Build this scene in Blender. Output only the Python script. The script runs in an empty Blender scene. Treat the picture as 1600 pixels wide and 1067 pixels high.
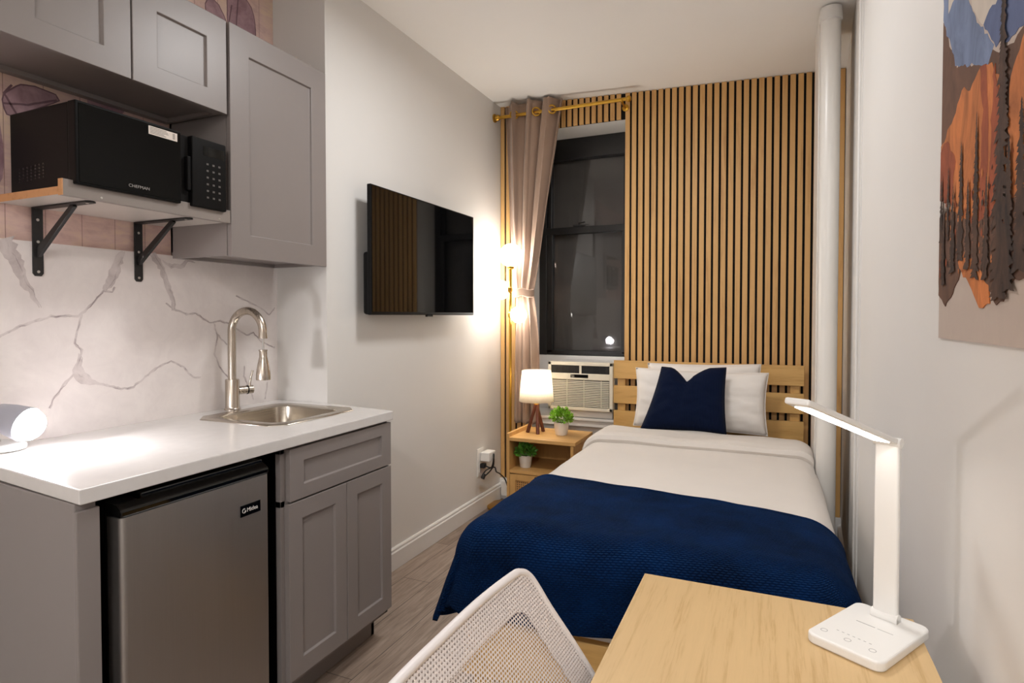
import bpy, bmesh, math, random
from mathutils import Vector, Matrix
from mathutils import noise as mnoise
SC = bpy.context.scene
COL = SC.collection
R = math.radians
PI = math.pi

# ------------------------------------------------------------------ camera, world, lights, exposure
cam = bpy.data.cameras.new('camera'); camo = bpy.data.objects.new('camera', cam); COL.objects.link(camo)
F = 929.0; YAW = R(23.65); TILT = R(1.3)
cam.sensor_fit = 'HORIZONTAL'; cam.sensor_width = 36.0
cam.lens = F / 1600 * 36.0
cam.clip_start = 0.02
camo.location = (0, 0, 1.284)
camo.rotation_euler = (PI/2 - TILT, 0, YAW)
# horizon sits at y = 494 of 1067: lens shift
CY = 494 + F*math.tan(TILT)
cam.shift_y = (CY - 533.5) / 1600.0
SC.camera = camo
SC.view_settings.view_transform = 'Standard'
SC.view_settings.look = 'None'
SC.view_settings.gamma = 1.0
SC.view_settings.use_curve_mapping = False
SC.view_settings.exposure = 0.66
w = bpy.data.worlds.new('night'); SC.world = w; w.use_nodes = True
w.node_tree.nodes['Background'].inputs[0].default_value = (0.02, 0.025, 0.035, 1)
w.node_tree.nodes['Background'].inputs[1].default_value = 0.3

FILL_W = 46.0      # added ceiling fill lamps (out of frame)
GLOBE_E = 17.0
WARM = (1.0, 0.92, 0.80)
NEUT = (1.0, 1.0, 1.0)
COOL = (1.0, 0.97, 1.0)

def lamp(name, kind, loc, energy, color, size=0.1, rot=(0, 0, 0), **kw):
    l = bpy.data.lights.new(name, kind); l.energy = energy; l.color = color
    if kind == 'AREA':
        l.shape = 'DISK'; l.size = size
    elif kind in ('POINT', 'SPOT'):
        l.shadow_soft_size = size
    for k, v in kw.items(): setattr(l, k, v)
    o = bpy.data.objects.new(name, l); COL.objects.link(o)
    o.location = loc; o.rotation_euler = rot
    return o

lamp('added_fill_light', 'AREA', (0.0, -1.20, 2.625), FILL_W*0.64, NEUT, 0.36)  # added fill behind the camera, lifts the brightness evenly
lamp('added_fill_light', 'AREA', (-0.72, 2.08, 2.640), FILL_W*0.26, NEUT, 0.36)  # second added fill above the frame, brightens the back of the room

# ------------------------------------------------------------------ materials
def lin(c):
    def f(v):
        v /= 255.0
        return v/12.92 if v <= 0.04045 else ((v+0.055)/1.055)**2.4
    return (f(c[0]), f(c[1]), f(c[2]), 1.0)

def newmat(name):
    m = bpy.data.materials.new(name); m.use_nodes = True
    nt = m.node_tree
    return m, nt, nt.nodes['Principled BSDF']

def setp(b, **kw):
    names = {'rough': 'Roughness', 'metal': 'Metallic', 'spec': 'Specular IOR Level', 'sheen': 'Sheen Weight', 'aniso': 'Anisotropic',
             'coat': 'Coat Weight', 'trans': 'Transmission Weight', 'ior': 'IOR', 'sss': 'Subsurface Weight', 'sheenr': 'Sheen Roughness'}
    for k, v in kw.items(): b.inputs[names[k]].default_value = v

def coords(nt, scale=(1, 1, 1), rot=(0, 0, 0), out='Object'):
    tc = nt.nodes.new('ShaderNodeTexCoord'); mp = nt.nodes.new('ShaderNodeMapping')
    mp.inputs['Scale'].default_value = scale; mp.inputs['Rotation'].default_value = rot
    nt.links.new(tc.outputs[out], mp.inputs['Vector'])
    return mp.outputs['Vector']

def noise(nt, vec, scale, detail=3, rough=0.5, dist=0.0):
    n = nt.nodes.new('ShaderNodeTexNoise'); n.inputs['Scale'].default_value = scale; n.inputs['Detail'].default_value = detail
    n.inputs['Roughness'].default_value = rough; n.inputs['Distortion'].default_value = dist
    nt.links.new(vec, n.inputs['Vector'])
    return n.outputs['Fac']

def ramp(nt, fac, stops):
    r = nt.nodes.new('ShaderNodeValToRGB'); e = r.color_ramp.elements
    while len(e) < len(stops): e.new(0.5)
    for i, (p, c) in enumerate(stops): e[i].position = p; e[i].color = c
    nt.links.new(fac, r.inputs['Fac'])
    return r.outputs['Color']

def bump(nt, b, height, strength=0.2, dist=0.002):
    n = nt.nodes.new('ShaderNodeBump'); n.inputs['Strength'].default_value = strength; n.inputs['Distance'].default_value = dist
    nt.links.new(height, n.inputs['Height']); nt.links.new(n.outputs['Normal'], b.inputs['Normal'])

def math_node(nt, op, a, b=None, c=None):
    n = nt.nodes.new('ShaderNodeMath'); n.operation = op
    for i, v in enumerate((a, b, c)):
        if v is None: continue
        if isinstance(v, (int, float)): n.inputs[i].default_value = v
        else: nt.links.new(v, n.inputs[i])
    return n.outputs[0]

def plain(name, c, rough=0.5, var=0.04, vscale=6.0, bmp=0.0, bscale=200.0, bdist=0.001, **kw):
    """one colour with a faint procedural unevenness"""
    m, nt, b = newmat(name)
    col = lin(c); v = coords(nt)
    f = noise(nt, v, vscale, 3)
    lo = tuple(x*(1-var) for x in col[:3]) + (1,); hi = tuple(min(1, x*(1+var)) for x in col[:3]) + (1,)
    nt.links.new(ramp(nt, f, [(0.3, lo), (0.7, hi)]), b.inputs['Base Color'])
    setp(b, rough=rough, **kw)
    if bmp: bump(nt, b, noise(nt, v, bscale, 2), bmp, bdist)
    return m

def wood(name, c1, c2, axis='Y', scale=1.0, rough=0.45, stretch=14.0, bmp=0.05, bands=0.5):
    m, nt, b = newmat(name)
    s = {'X': (1, stretch, stretch), 'Y': (stretch, 1, stretch), 'Z': (stretch, stretch, 1)}[axis]
    v = coords(nt, tuple(k*scale for k in s))
    f1 = noise(nt, v, 2.0, 6, 0.6, 0.6); f2 = noise(nt, v, 9.0, 4, 0.65, 0.2)
    mix = math_node(nt, 'ADD', math_node(nt, 'MULTIPLY', f1, 1-bands*0.5), math_node(nt, 'MULTIPLY', f2, bands*0.5))
    nt.links.new(ramp(nt, mix, [(0.32, lin(c2)), (0.48, lin(c1)), (0.70, tuple(min(1, x*1.06) for x in lin(c1)[:3]) + (1,))]), b.inputs['Base Color'])
    setp(b, rough=rough)
    if bmp: bump(nt, b, f2, bmp, 0.001)
    return m

def emit(name, c, strength):
    m, nt, b = newmat(name)
    b.inputs['Base Color'].default_value = (0.9, 0.9, 0.9, 1)
    b.inputs['Emission Color'].default_value = (*c, 1); b.inputs['Emission Strength'].default_value = strength
    return m

def brushed(name, c, axis='Z', rough=0.3, var=0.12):
    m, nt, b = newmat(name)
    s = {'X': (2, 160, 160), 'Y': (160, 2, 160), 'Z': (160, 160, 2)}[axis]
    f = noise(nt, coords(nt, s), 1.5, 4, 0.6)
    col = lin(c)
    nt.links.new(ramp(nt, f, [(0.3, tuple(x*(1-var) for x in col[:3])+(1,)), (0.7, tuple(min(1, x*(1+var)) for x in col[:3])+(1,))]), b.inputs['Base Color'])
    rr = nt.nodes.new('ShaderNodeMapRange'); rr.inputs[3].default_value = rough*0.85; rr.inputs[4].default_value = rough*1.2
    nt.links.new(f, rr.inputs[0]); nt.links.new(rr.outputs[0], b.inputs['Roughness'])
    setp(b, metal=1.0)
    return m

M = {}
M['wall'] = plain('wall_paint', (222, 219, 215), 0.6, 0.015, 2.0, 0.06, 60.0, 0.002)
M['ceiling'] = plain('ceiling_paint', (243, 241, 238), 0.7, 0.01, 2.0, 0.05, 40.0, 0.002)
M['white_trim'] = plain('white_trim_paint', (226, 223, 219), 0.4, 0.02, 5.0, 0.05, 30, 0.002)
M['white_gloss'] = plain('white_gloss_pipe_paint', (228, 224, 218), 0.3, 0.02, 5.0, 0.05, 25, 0.002)
M['cabinet'] = plain('grey_cabinet_lacquer', (137, 129, 126), 0.38, 0.02, 3.0)
M['cabinet_dark'] = plain('cabinet_carcass_dark', (52, 46, 45), 0.5, 0.05, 3.0)
M['counter'] = plain('white_quartz', (216, 212, 209), 0.22, 0.02, 30.0)
M['black_plastic'] = plain('black_plastic', (11, 10, 10), 0.4, 0.1, 8.0, spec=0.14)
M['black_gloss'] = plain('black_gloss', (8, 8, 8), 0.06, 0.05, 8.0)
M['black_metal'] = plain('black_powder_coat', (24, 22, 22), 0.45, 0.1, 20, 0.1, 300, 0.0005)
M['black_glass'] = plain('black_glass', (9, 8, 7), 0.14, 0.05, 8.0, spec=0.14)
M['tv_screen'] = plain('tv_screen', (5, 5, 6), 0.04, 0.05, 8.0, spec=0.5)
M['steel'] = brushed('brushed_steel', (176, 173, 170), 'Z', 0.45, 0.03)
M['nickel'] = brushed('brushed_nickel', (192, 182, 170), 'Z', 0.26)
M['sink_steel'] = brushed('sink_steel', (196, 188, 176), 'Y', 0.24)
M['chrome'] = plain('chrome', (210, 210, 210), 0.15, 0.02, 5, metal=1.0)
M['screw'] = plain('screw_steel', (200, 196, 190), 0.3, 0.02, 5, metal=1.0)
M['brass'] = plain('brass', (196, 152, 62), 0.28, 0.06, 12, metal=1.0)
M['slat'] = wood('slat_oak', (212, 166, 104), (186, 138, 80), 'Z', 1.0, 0.5, 16, 0.04)
M['felt'] = plain('black_felt', (12, 10, 9), 0.95, 0.1, 40)
M['bed_wood'] = wood('honey_pine', (216, 172, 104), (192, 144, 78), 'X', 1.0, 0.42, 9, 0.03)
M['bed_wood_y'] = wood('honey_pine_long', (216, 172, 104), (192, 144, 78), 'Y', 1.0, 0.42, 9, 0.03)
M['bed_wood_z'] = wood('honey_pine_post', (216, 172, 104), (192, 144, 78), 'Z', 1.0, 0.42, 9, 0.03)
M['stand_wood'] = wood('nightstand_oak', (204, 158, 96), (178, 132, 74), 'X', 1.2, 0.42, 12, 0.03)
M['stand_wood_z'] = wood('nightstand_oak_upright', (200, 154, 92), (174, 128, 72), 'Z', 1.2, 0.42, 12, 0.03)
M['desk_wood'] = wood('desk_oak', (206, 174, 126), (184, 148, 98), 'Y', 1.6, 0.4, 20, 0.03, 0.7)
M['walnut'] = wood('walnut_leg', (104, 52, 30), (70, 32, 18), 'Z', 2.0, 0.4, 8, 0.03)
M['raw_wood'] = wood('raw_board_edge', (196, 144, 98), (168, 116, 72), 'Y', 2.0, 0.6, 10, 0.03)
M['shelf_face'] = plain('shelf_laminate', (140, 131, 125), 0.4, 0.03, 5)
M['shelf_white'] = plain('shelf_underside', (196, 188, 180), 0.3, 0.03, 4)
M['sheet'] = plain('white_cotton', (217, 209, 201), 0.85, 0.02, 4.0, 0.25, 14.0, 0.006, sheen=0.1)
M['pillowcase'] = plain('white_pillowcase', (234, 228, 222), 0.85, 0.02, 5.0, 0.35, 16.0, 0.006, sheen=0.1)
M['curtain'] = plain('taupe_curtain', (160, 134, 116), 0.85, 0.04, 9.0, 0.1, 300, 0.0006, sheen=0.2)
M['plastic_white'] = plain('white_plastic', (232, 230, 226), 0.35, 0.01, 5)
M['ac_plastic'] = plain('aged_white_plastic', (222, 214, 196), 0.45, 0.03, 6)
M['ac_dark'] = plain('dark_grille', (30, 28, 27), 0.6, 0.1, 20)
M['ac_shadow'] = plain('louvre_gap', (96, 90, 80), 0.6, 0.1, 20)
M['pot'] = plain('white_ceramic_pot', (228, 222, 214), 0.4, 0.03, 15)
M['leaf'] = plain('bright_green_leaf', (128, 178, 46), 0.5, 0.45, 45, sss=0.0)
M['leaf_deep'] = plain('deep_green_leaf', (88, 146, 46), 0.5, 0.45, 45)
M['soil'] = plain('soil', (40, 30, 22), 0.9, 0.3, 60)
M['chair_plastic'] = plain('white_chair_plastic', (226, 220, 218), 0.4, 0.02, 5)
M['seat_fabric'] = plain('light_grey_seat_fabric', (196, 190, 188), 0.9, 0.05, 30, 0.2, 400, 0.001)
M['window_black'] = plain('black_window_frame', (22, 20, 19), 0.35, 0.2, 12)
M['night'] = plain('grey_screen_sheet', (118, 113, 108), 0.9, 0.15, 3.0)  # solid insect screen sheet; its grey stands for light scattered in the mesh
M['paper'] = plain('label_paper', (226, 216, 206), 0.7, 0.02, 9)
M['ink'] = plain('label_ink', (88, 80, 76), 0.7, 0.02, 9)
M['logo_grey'] = plain('logo_grey', (150, 146, 142), 0.4, 0.02, 9)
M['logo_white'] = plain('logo_white', (214, 210, 206), 0.4, 0.02, 9)
M['mark_grey'] = plain('mark_grey', (168, 166, 164), 0.5, 0.02, 9)
M['key_grey'] = plain('key_grey', (92, 88, 84), 0.5, 0.02, 9)
M['cord'] = plain('black_cord', (20, 19, 20), 0.5, 0.1, 9)
M['cane'] = plain('cane_webbing', (196, 148, 88), 0.6, 0.12, 60)
M['cane_dark'] = plain('cane_shadow_gap', (58, 38, 22), 0.8, 0.1, 20)
M['desk_led'] = emit('desk_led_strip', (1.0, 0.95, 0.90), 7.0)
M['lamp_grey'] = plain('pale_grey_plastic', (168, 168, 178), 0.4, 0.01, 5)
M['globe'] = emit('glowing_globe_glass', (1.0, 0.95, 0.87), GLOBE_E)
M['puck'] = emit('glowing_puck_dome', COOL, 40.0)
M['bulb'] = emit('warm_bulb', WARM, 30.0)
M['added_fill_lamp'] = emit('added_lamp_diffuser', NEUT, 4.0)

def make_floor():
    m, nt, b = newmat('grey_oak_plank')
    v = coords(nt, (1, 1, 1), (0, 0, PI/2))
    br = nt.nodes.new('ShaderNodeTexBrick')
    br.inputs['Scale'].default_value = 1.0; br.inputs['Brick Width'].default_value = 1.22; br.inputs['Row Height'].default_value = 0.15
    br.inputs['Mortar Size'].default_value = 0.0018; br.inputs['Mortar Smooth'].default_value = 0.3; br.offset = 0.37
    br.inputs['Color1'].default_value = (0.25, 0.25, 0.25, 1); br.inputs['Color2'].default_value = (0.8, 0.8, 0.8, 1); br.inputs['Mortar'].default_value = (0, 0, 0, 1)
    nt.links.new(v, br.inputs['Vector'])
    g = noise(nt, coords(nt, (22, 1.6, 1)), 3.0, 8, 0.65, 0.8)
    tone = math_node(nt, 'ADD', math_node(nt, 'MULTIPLY', g, 0.8), math_node(nt, 'MULTIPLY', br.outputs['Color'], 0.22))
    c = ramp(nt, tone, [(0.30, lin((96, 80, 70))), (0.52, lin((146, 128, 114))), (0.78, lin((176, 158, 144)))])
    mx = nt.nodes.new('ShaderNodeMix'); mx.data_type = 'RGBA'
    nt.links.new(br.outputs['Fac'], mx.inputs['Factor']); nt.links.new(c, mx.inputs['A']); mx.inputs['B'].default_value = lin((74, 62, 56))
    nt.links.new(mx.outputs['Result'], b.inputs['Base Color'])
    setp(b, rough=0.42); bump(nt, b, g, 0.08, 0.002)
    return m
M['floor'] = make_floor()

def make_blanket():
    m, nt, b = newmat('navy_plush')
    tc = nt.nodes.new('ShaderNodeTexCoord')
    mp = nt.nodes.new('ShaderNodeMapping'); nt.links.new(tc.outputs['UV'], mp.inputs['Vector'])
    mp.inputs['Scale'].default_value = (104, 104, 104); mp.inputs['Rotation'].default_value = (0, 0, R(12))
    sx = nt.nodes.new('ShaderNodeSeparateXYZ'); nt.links.new(mp.outputs[0], sx.inputs[0])
    # offset rows of little pillows
    row = math_node(nt, 'FLOOR', sx.outputs[1])
    off = math_node(nt, 'MULTIPLY', math_node(nt, 'MODULO', row, 2.0), 0.5)
    fx = math_node(nt, 'FRACT', math_node(nt, 'ADD', math_node(nt, 'MULTIPLY', sx.outputs[0], 0.62), off)); fy = math_node(nt, 'FRACT', sx.outputs[1])
    px = math_node(nt, 'SINE', math_node(nt, 'MULTIPLY', fx, PI)); py = math_node(nt, 'SINE', math_node(nt, 'MULTIPLY', fy, PI))
    h = math_node(nt, 'MULTIPLY', px, py)
    n2 = noise(nt, coords(nt), 7.0, 5, 0.6)
    n3 = noise(nt, coords(nt), 160.0, 3, 0.6)
    hh = math_node(nt, 'ADD', math_node(nt, 'ADD', h, math_node(nt, 'MULTIPLY', n3, 1.1)), math_node(nt, 'MULTIPLY', n2, 0.5))
    mixf = math_node(nt, 'ADD', math_node(nt, 'MULTIPLY', n2, 0.8), math_node(nt, 'MULTIPLY', h, 0.18))
    nt.links.new(ramp(nt, mixf, [(0.28, lin((0, 13, 38))), (0.72, lin((5, 42, 90)))]), b.inputs['Base Color'])
    setp(b, rough=0.85, sheen=0.10, sheenr=0.5, spec=0.05)
    b.inputs['Sheen Tint'].default_value = (0.10, 0.28, 0.7, 1)
    bump(nt, b, hh, 0.9, 0.007)
    return m
M['blanket'] = make_blanket()

def make_cushion():
    m, nt, b = newmat('navy_ribbed_knit')
    v = coords(nt, (1, 1, 1), out='UV')
    wv = nt.nodes.new('ShaderNodeTexWave'); wv.inputs['Scale'].default_value = 14.0; wv.inputs['Distortion'].default_value = 0.6
    nt.links.new(v, wv.inputs['Vector'])
    nt.links.new(ramp(nt, wv.outputs['Fac'], [(0.1, lin((5, 13, 34))), (0.9, lin((12, 26, 56)))]), b.inputs['Base Color'])
    setp(b, rough=0.9, sheen=0.03, spec=0.1); bump(nt, b, wv.outputs['Fac'], 0.4, 0.004)
    return m
M['cushion'] = make_cushion()

def make_marble_base():
    m, nt, b = newmat('white_marble_slab')
    v = coords(nt)
    f = noise(nt, v, 3.0, 6, 0.6, 1.5); f2 = noise(nt, v, 11.0, 6, 0.65, 2.5)
    c = ramp(nt, math_node(nt, 'ADD', math_node(nt, 'MULTIPLY', f, 0.7), math_node(nt, 'MULTIPLY', f2, 0.3)),
             [(0.3, lin((212, 203, 200))), (0.6, lin((226, 218, 214)))])
    nt.links.new(c, b.inputs['Base Color']); setp(b, rough=0.3)
    return m
M['marble'] = make_marble_base()
def make_vein(name, lo, hi, thr):
    m, nt, b = newmat(name)
    f = noise(nt, coords(nt), 16.0, 4, 0.6, 0.6)
    nt.links.new(ramp(nt, f, [(0.36, lin(lo)), (thr, lin(hi))]), b.inputs['Base Color']); setp(b, rough=0.3)
    return m
M['vein'] = make_vein('marble_vein', (184, 172, 170), (208, 198, 195), 0.62)
M['vein_line'] = make_vein('marble_vein_line', (142, 128, 128), (206, 196, 193), 0.60)

def make_mesh_fabric(name, cell, rad, col):
    """open woven net: round holes in a hex grid, laid out in the cloth's own UV (metres)"""
    m, nt, b = newmat(name)
    tc = nt.nodes.new('ShaderNodeTexCoord'); sx = nt.nodes.new('ShaderNodeSeparateXYZ'); nt.links.new(tc.outputs['UV'], sx.inputs[0])
    v = math_node(nt, 'DIVIDE', sx.outputs[1], cell*0.8)
    row = math_node(nt, 'FLOOR', v)
    u = math_node(nt, 'ADD', math_node(nt, 'DIVIDE', sx.outputs[0], cell), math_node(nt, 'MULTIPLY', math_node(nt, 'MODULO', row, 2.0), 0.5))
    du = math_node(nt, 'SUBTRACT', math_node(nt, 'FRACT', u), 0.5); dv = math_node(nt, 'SUBTRACT', math_node(nt, 'FRACT', v), 0.5)
    d = math_node(nt, 'SQRT', math_node(nt, 'ADD', math_node(nt, 'MULTIPLY', du, du), math_node(nt, 'MULTIPLY', dv, dv)))
    solid = math_node(nt, 'GREATER_THAN', d, rad)
    nt.links.new(solid, b.inputs['Alpha'])
    b.inputs['Base Color'].default_value = lin(col); setp(b, rough=0.7)
    return m
M['net'] = make_mesh_fabric('white_net_open', 0.0062, 0.33, (224, 216, 214))
M['net_dense'] = make_mesh_fabric('white_net_double', 0.0062, 0.27, (226, 219, 217))

def make_glass():
    m = bpy.data.materials.new('window_glass'); m.use_nodes = True; nt = m.node_tree
    nt.nodes.remove(nt.nodes['Principled BSDF'])
    out = nt.nodes['Material Output']
    t = nt.nodes.new('ShaderNodeBsdfTransparent'); t.inputs[0].default_value = (0.86, 0.86, 0.86, 1)
    g = nt.nodes.new('ShaderNodeBsdfGlossy'); g.inputs['Roughness'].default_value = 0.03
    fr = nt.nodes.new('ShaderNodeFresnel'); fr.inputs[0].default_value = 1.5
    mx = nt.nodes.new('ShaderNodeMixShader')
    nt.links.new(fr.outputs[0], mx.inputs[0]); nt.links.new(t.outputs[0], mx.inputs[1]); nt.links.new(g.outputs[0], mx.inputs[2])
    nt.links.new(mx.outputs[0], out.inputs[0])
    return m
M['glass'] = make_glass()

def make_shade():
    m = bpy.data.materials.new('linen_lamp_shade'); m.use_nodes = True; nt = m.node_tree
    nt.nodes.remove(nt.nodes['Principled BSDF']); out = nt.nodes['Material Output']
    d = nt.nodes.new('ShaderNodeBsdfDiffuse'); t = nt.nodes.new('ShaderNodeBsdfTranslucent')
    f = noise(nt, coords(nt, (60, 60, 8)), 6, 3)
    c = ramp(nt, f, [(0.3, (0.86, 0.80, 0.70, 1)), (0.7, (0.93, 0.88, 0.80, 1))])
    nt.links.new(c, d.inputs[0]); nt.links.new(c, t.inputs[0])
    mx = nt.nodes.new('ShaderNodeMixShader'); mx.inputs[0].default_value = 0.6
    nt.links.new(d.outputs[0], mx.inputs[1]); nt.links.new(t.outputs[0], mx.inputs[2]); nt.links.new(mx.outputs[0], out.inputs[0])
    return m
M['shade'] = make_shade()

def make_wallpaper():
    m, nt, b = newmat('wallpaper_washed_boards')
    v = coords(nt)
    f = noise(nt, v, 5.0, 5, 0.6, 1.0); f2 = noise(nt, coords(nt, (1, 3, 12)), 4.0, 5, 0.6, 1.0)
    tone = math_node(nt, 'ADD', math_node(nt, 'MULTIPLY', f, 0.6), math_node(nt, 'MULTIPLY', f2, 0.4))
    c = ramp(nt, tone, [(0.34, lin((188, 154, 148))), (0.5, lin((212, 182, 172))), (0.64, lin((222, 196, 172)))])
    # printed board seams every 11 cm along the wall
    sx = nt.nodes.new('ShaderNodeSeparateXYZ'); nt.links.new(v, sx.inputs[0])
    fr = math_node(nt, 'FRACT', math_node(nt, 'DIVIDE', sx.outputs[1], 0.105))
    seam = math_node(nt, 'LESS_THAN', math_node(nt, 'ABSOLUTE', math_node(nt, 'SUBTRACT', fr, 0.5)), 0.012)
    mx = nt.nodes.new('ShaderNodeMix'); mx.data_type = 'RGBA'
    nt.links.new(math_node(nt, 'MULTIPLY', seam, 0.6), mx.inputs['Factor']); nt.links.new(c, mx.inputs['A']); mx.inputs['B'].default_value = lin((128, 92, 86))
    nt.links.new(mx.outputs['Result'], b.inputs['Base Color']); setp(b, rough=0.6)
    return m
M['wallpaper'] = make_wallpaper()
M['petal'] = make_vein('wallpaper_mauve_petal', (142, 110, 118), (178, 146, 152), 0.7)
M['petal_dark'] = make_vein('wallpaper_petal_vein', (98, 70, 80), (122, 92, 100), 0.7)

# ------------------------------------------------------------------ mesh builder
OFF = {}      # object -> world offset of its local space
class MB:
    def __init__(s): s.v = []; s.f = []; s.m = []; s.uv = {}
    def add(s, vs, fs, mi=0):
        o = len(s.v); s.v += [tuple(p) for p in vs]
        for f in fs: s.f.append(tuple(o+i for i in f)); s.m.append(mi)
        return s
    def box(s, x0, x1, y0, y1, z0, z1, mi=0):
        x0, x1 = sorted((x0, x1)); y0, y1 = sorted((y0, y1)); z0, z1 = sorted((z0, z1))
        vs = [(x0,y0,z0),(x1,y0,z0),(x1,y1,z0),(x0,y1,z0),(x0,y0,z1),(x1,y0,z1),(x1,y1,z1),(x0,y1,z1)]
        return s.add(vs, [(0,3,2,1),(4,5,6,7),(0,1,5,4),(1,2,6,5),(2,3,7,6),(3,0,4,7)], mi)
    def prism(s, pts, ax, a, b, mi=0):
        """extrude a 2-D outline along axis ax from a to b; pts in the other two axes in order"""
        n = len(pts)
        def P(p, t):
            return {'x': (t, p[0], p[1]), 'y': (p[0], t, p[1]), 'z': (p[0], p[1], t)}[ax]
        vs = [P(p, a) for p in pts] + [P(p, b) for p in pts]
        fs = [tuple(range(n-1, -1, -1)), tuple(range(n, 2*n))] + [(i, (i+1) % n, n+(i+1) % n, n+i) for i in range(n)]
        return s.add(vs, fs, mi)
    def poly(s, pts, mi=0): return s.add(pts, [tuple(range(len(pts)))], mi)
    def tube(s, path, rad, n=12, mi=0, caps=True):
        path = [Vector(p) for p in path]
        rads = rad if isinstance(rad, (list, tuple)) else [rad]*len(path)
        up = None; vs = []
        for i, p in enumerate(path):
            a = path[max(0, i-1)]; b = path[min(len(path)-1, i+1)]
            t = (b-a).normalized()
            if up is None:
                up = Vector((0, 0, 1)) if abs(t.z) < 0.9 else Vector((1, 0, 0))
            up = (up - t*up.dot(t)).normalized(); sd = t.cross(up)
            for k in range(n):
                an = 2*PI*k/n; vs.append(p + (up*math.cos(an) + sd*math.sin(an))*rads[i])
        fs = []
        for i in range(len(path)-1):
            for k in range(n):
                fs.append((i*n+k, i*n+(k+1) % n, (i+1)*n+(k+1) % n, (i+1)*n+k))
        if caps:
            fs.append(tuple(range(n-1, -1, -1))); fs.append(tuple((len(path)-1)*n+k for k in range(n)))
        return s.add(vs, fs, mi)
    def lathe(s, c, prof, n=32, mi=0, axis=(0, 0, 1), close=True):
        """prof: (radius, height along axis) list"""
        q = Vector((0, 0, 1)).rotation_difference(Vector(axis).normalized()); c = Vector(c); vs = []
        for r, h in prof:
            for k in range(n):
                an = 2*PI*k/n
                vs.append(c + q @ Vector((r*math.cos(an), r*math.sin(an), h)))
        fs = []
        for i in range(len(prof)-1):
            for k in range(n):
                fs.append((i*n+k, i*n+(k+1) % n, (i+1)*n+(k+1) % n, (i+1)*n+k))
        if close:
            fs.append(tuple(range(n-1, -1, -1))); fs.append(tuple((len(prof)-1)*n+k for k in range(n)))
        return s.add(vs, fs, mi)
    def sphere(s, c, r, n=32, mi=0):
        prof = [(max(1e-4, r*math.sin(PI*i/16)), -r*math.cos(PI*i/16)) for i in range(17)]
        return s.lathe(c, prof, n, mi)
    def grid(s, fn, nu, nv, mi=0, uvfn=None):
        o = len(s.v)
        for j in range(nv+1):
            for i in range(nu+1):
                s.v.append(tuple(fn(i/nu, j/nv)))
                if uvfn: s.uv[len(s.v)-1] = uvfn(i/nu, j/nv)
        for j in range(nv):
            for i in range(nu):
                a = o+j*(nu+1)+i
                s.f.append((a, a+1, a+nu+2, a+nu+1)); s.m.append(mi)
        return s
    def build(s, name, mats, parent=None, bev=0.0, smooth=False, seg=2, local=False, solid=0.0, sub=0, recalc=True):
        if not isinstance(mats, (list, tuple)): mats = [mats]
        off = Vector((0, 0, 0)) if (parent is None or local) else OFF.get(parent.name, Vector((0, 0, 0)))
        me = bpy.data.meshes.new(name)
        me.from_pydata([tuple(Vector(p)-off) for p in s.v], [], s.f)
        for m in mats: me.materials.append(m)
        me.polygons.foreach_set('material_index', s.m)
        if s.uv:
            ul = me.uv_layers.new(name='UVMap')
            for lp in me.loops: ul.data[lp.index].uv = s.uv.get(lp.vertex_index, (0, 0))
        if recalc:
            bm = bmesh.new(); bm.from_mesh(me); bmesh.ops.recalc_face_normals(bm, faces=bm.faces); bm.to_mesh(me); bm.free()
        if smooth: me.polygons.foreach_set('use_smooth', [True]*len(me.polygons))
        me.update()
        o = bpy.data.objects.new(name, me); COL.objects.link(o)
        if parent is not None:
            o.parent = parent
            OFF[o.name] = off
        else: OFF[o.name] = Vector((0, 0, 0))
        if solid:
            md = o.modifiers.new('thickness', 'SOLIDIFY'); md.thickness = solid; md.offset = 0
        if bev:
            md = o.modifiers.new('bevel', 'BEVEL'); md.width = bev; md.segments = seg; md.limit_method = 'ANGLE'; md.angle_limit = R(40)
            md.harden_normals = False
        if sub:
            md = o.modifiers.new('sub', 'SUBSURF'); md.levels = sub; md.render_levels = sub
        if smooth and not sub:
            try:
                me.set_sharp_from_angle(angle=R(42))
            except Exception: pass
        return o

def tag(o, label=None, cat=None, group=None, kind=None):
    if label: o['label'] = label
    if cat: o['category'] = cat
    if group: o['group'] = group
    if kind: o['kind'] = kind
    return o
def thing(name, label, cat, loc, rz=0.0, group=None):
    o = bpy.data.objects.new(name, None); COL.objects.link(o); o.empty_display_size = 0.05
    o.location = loc; o.rotation_euler = (0, 0, rz)
    OFF[o.name] = Vector(loc) if rz == 0 else Vector((0, 0, 0))
    return tag(o, label, cat, group)
def struct(o, label=None):
    o['kind'] = 'structure'
    if label: o['label'] = label
    return o

def letters(name, text, size, mat, loc, right, up, parent, depth=0.0006, align='LEFT', shear=0.0, xs=1.0):
    """flat raised lettering; right / up are world directions of the baseline and the letter height"""
    cu = bpy.data.curves.new(name, 'FONT'); cu.body = text; cu.size = size; cu.extrude = depth; cu.align_x = align; cu.shear = shear
    t = bpy.data.objects.new(name+'_src', cu); COL.objects.link(t)
    bpy.context.view_layer.update()
    me = bpy.data.meshes.new_from_object(t.evaluated_get(bpy.context.evaluated_depsgraph_get()))
    bpy.data.objects.remove(t); bpy.data.curves.remove(cu)
    rv = Vector(right).normalized(); uv = Vector(up).normalized(); nv = rv.cross(uv)
    off = OFF.get(parent.name, Vector((0, 0, 0)))
    for v in me.vertices:
        c = v.co.copy()
        v.co = Vector(loc) - off + rv*c.x*xs + uv*c.y + nv*c.z
    me.materials.clear(); me.materials.append(mat)
    o = bpy.data.objects.new(name, me); COL.objects.link(o); o.parent = parent
    return o

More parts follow.
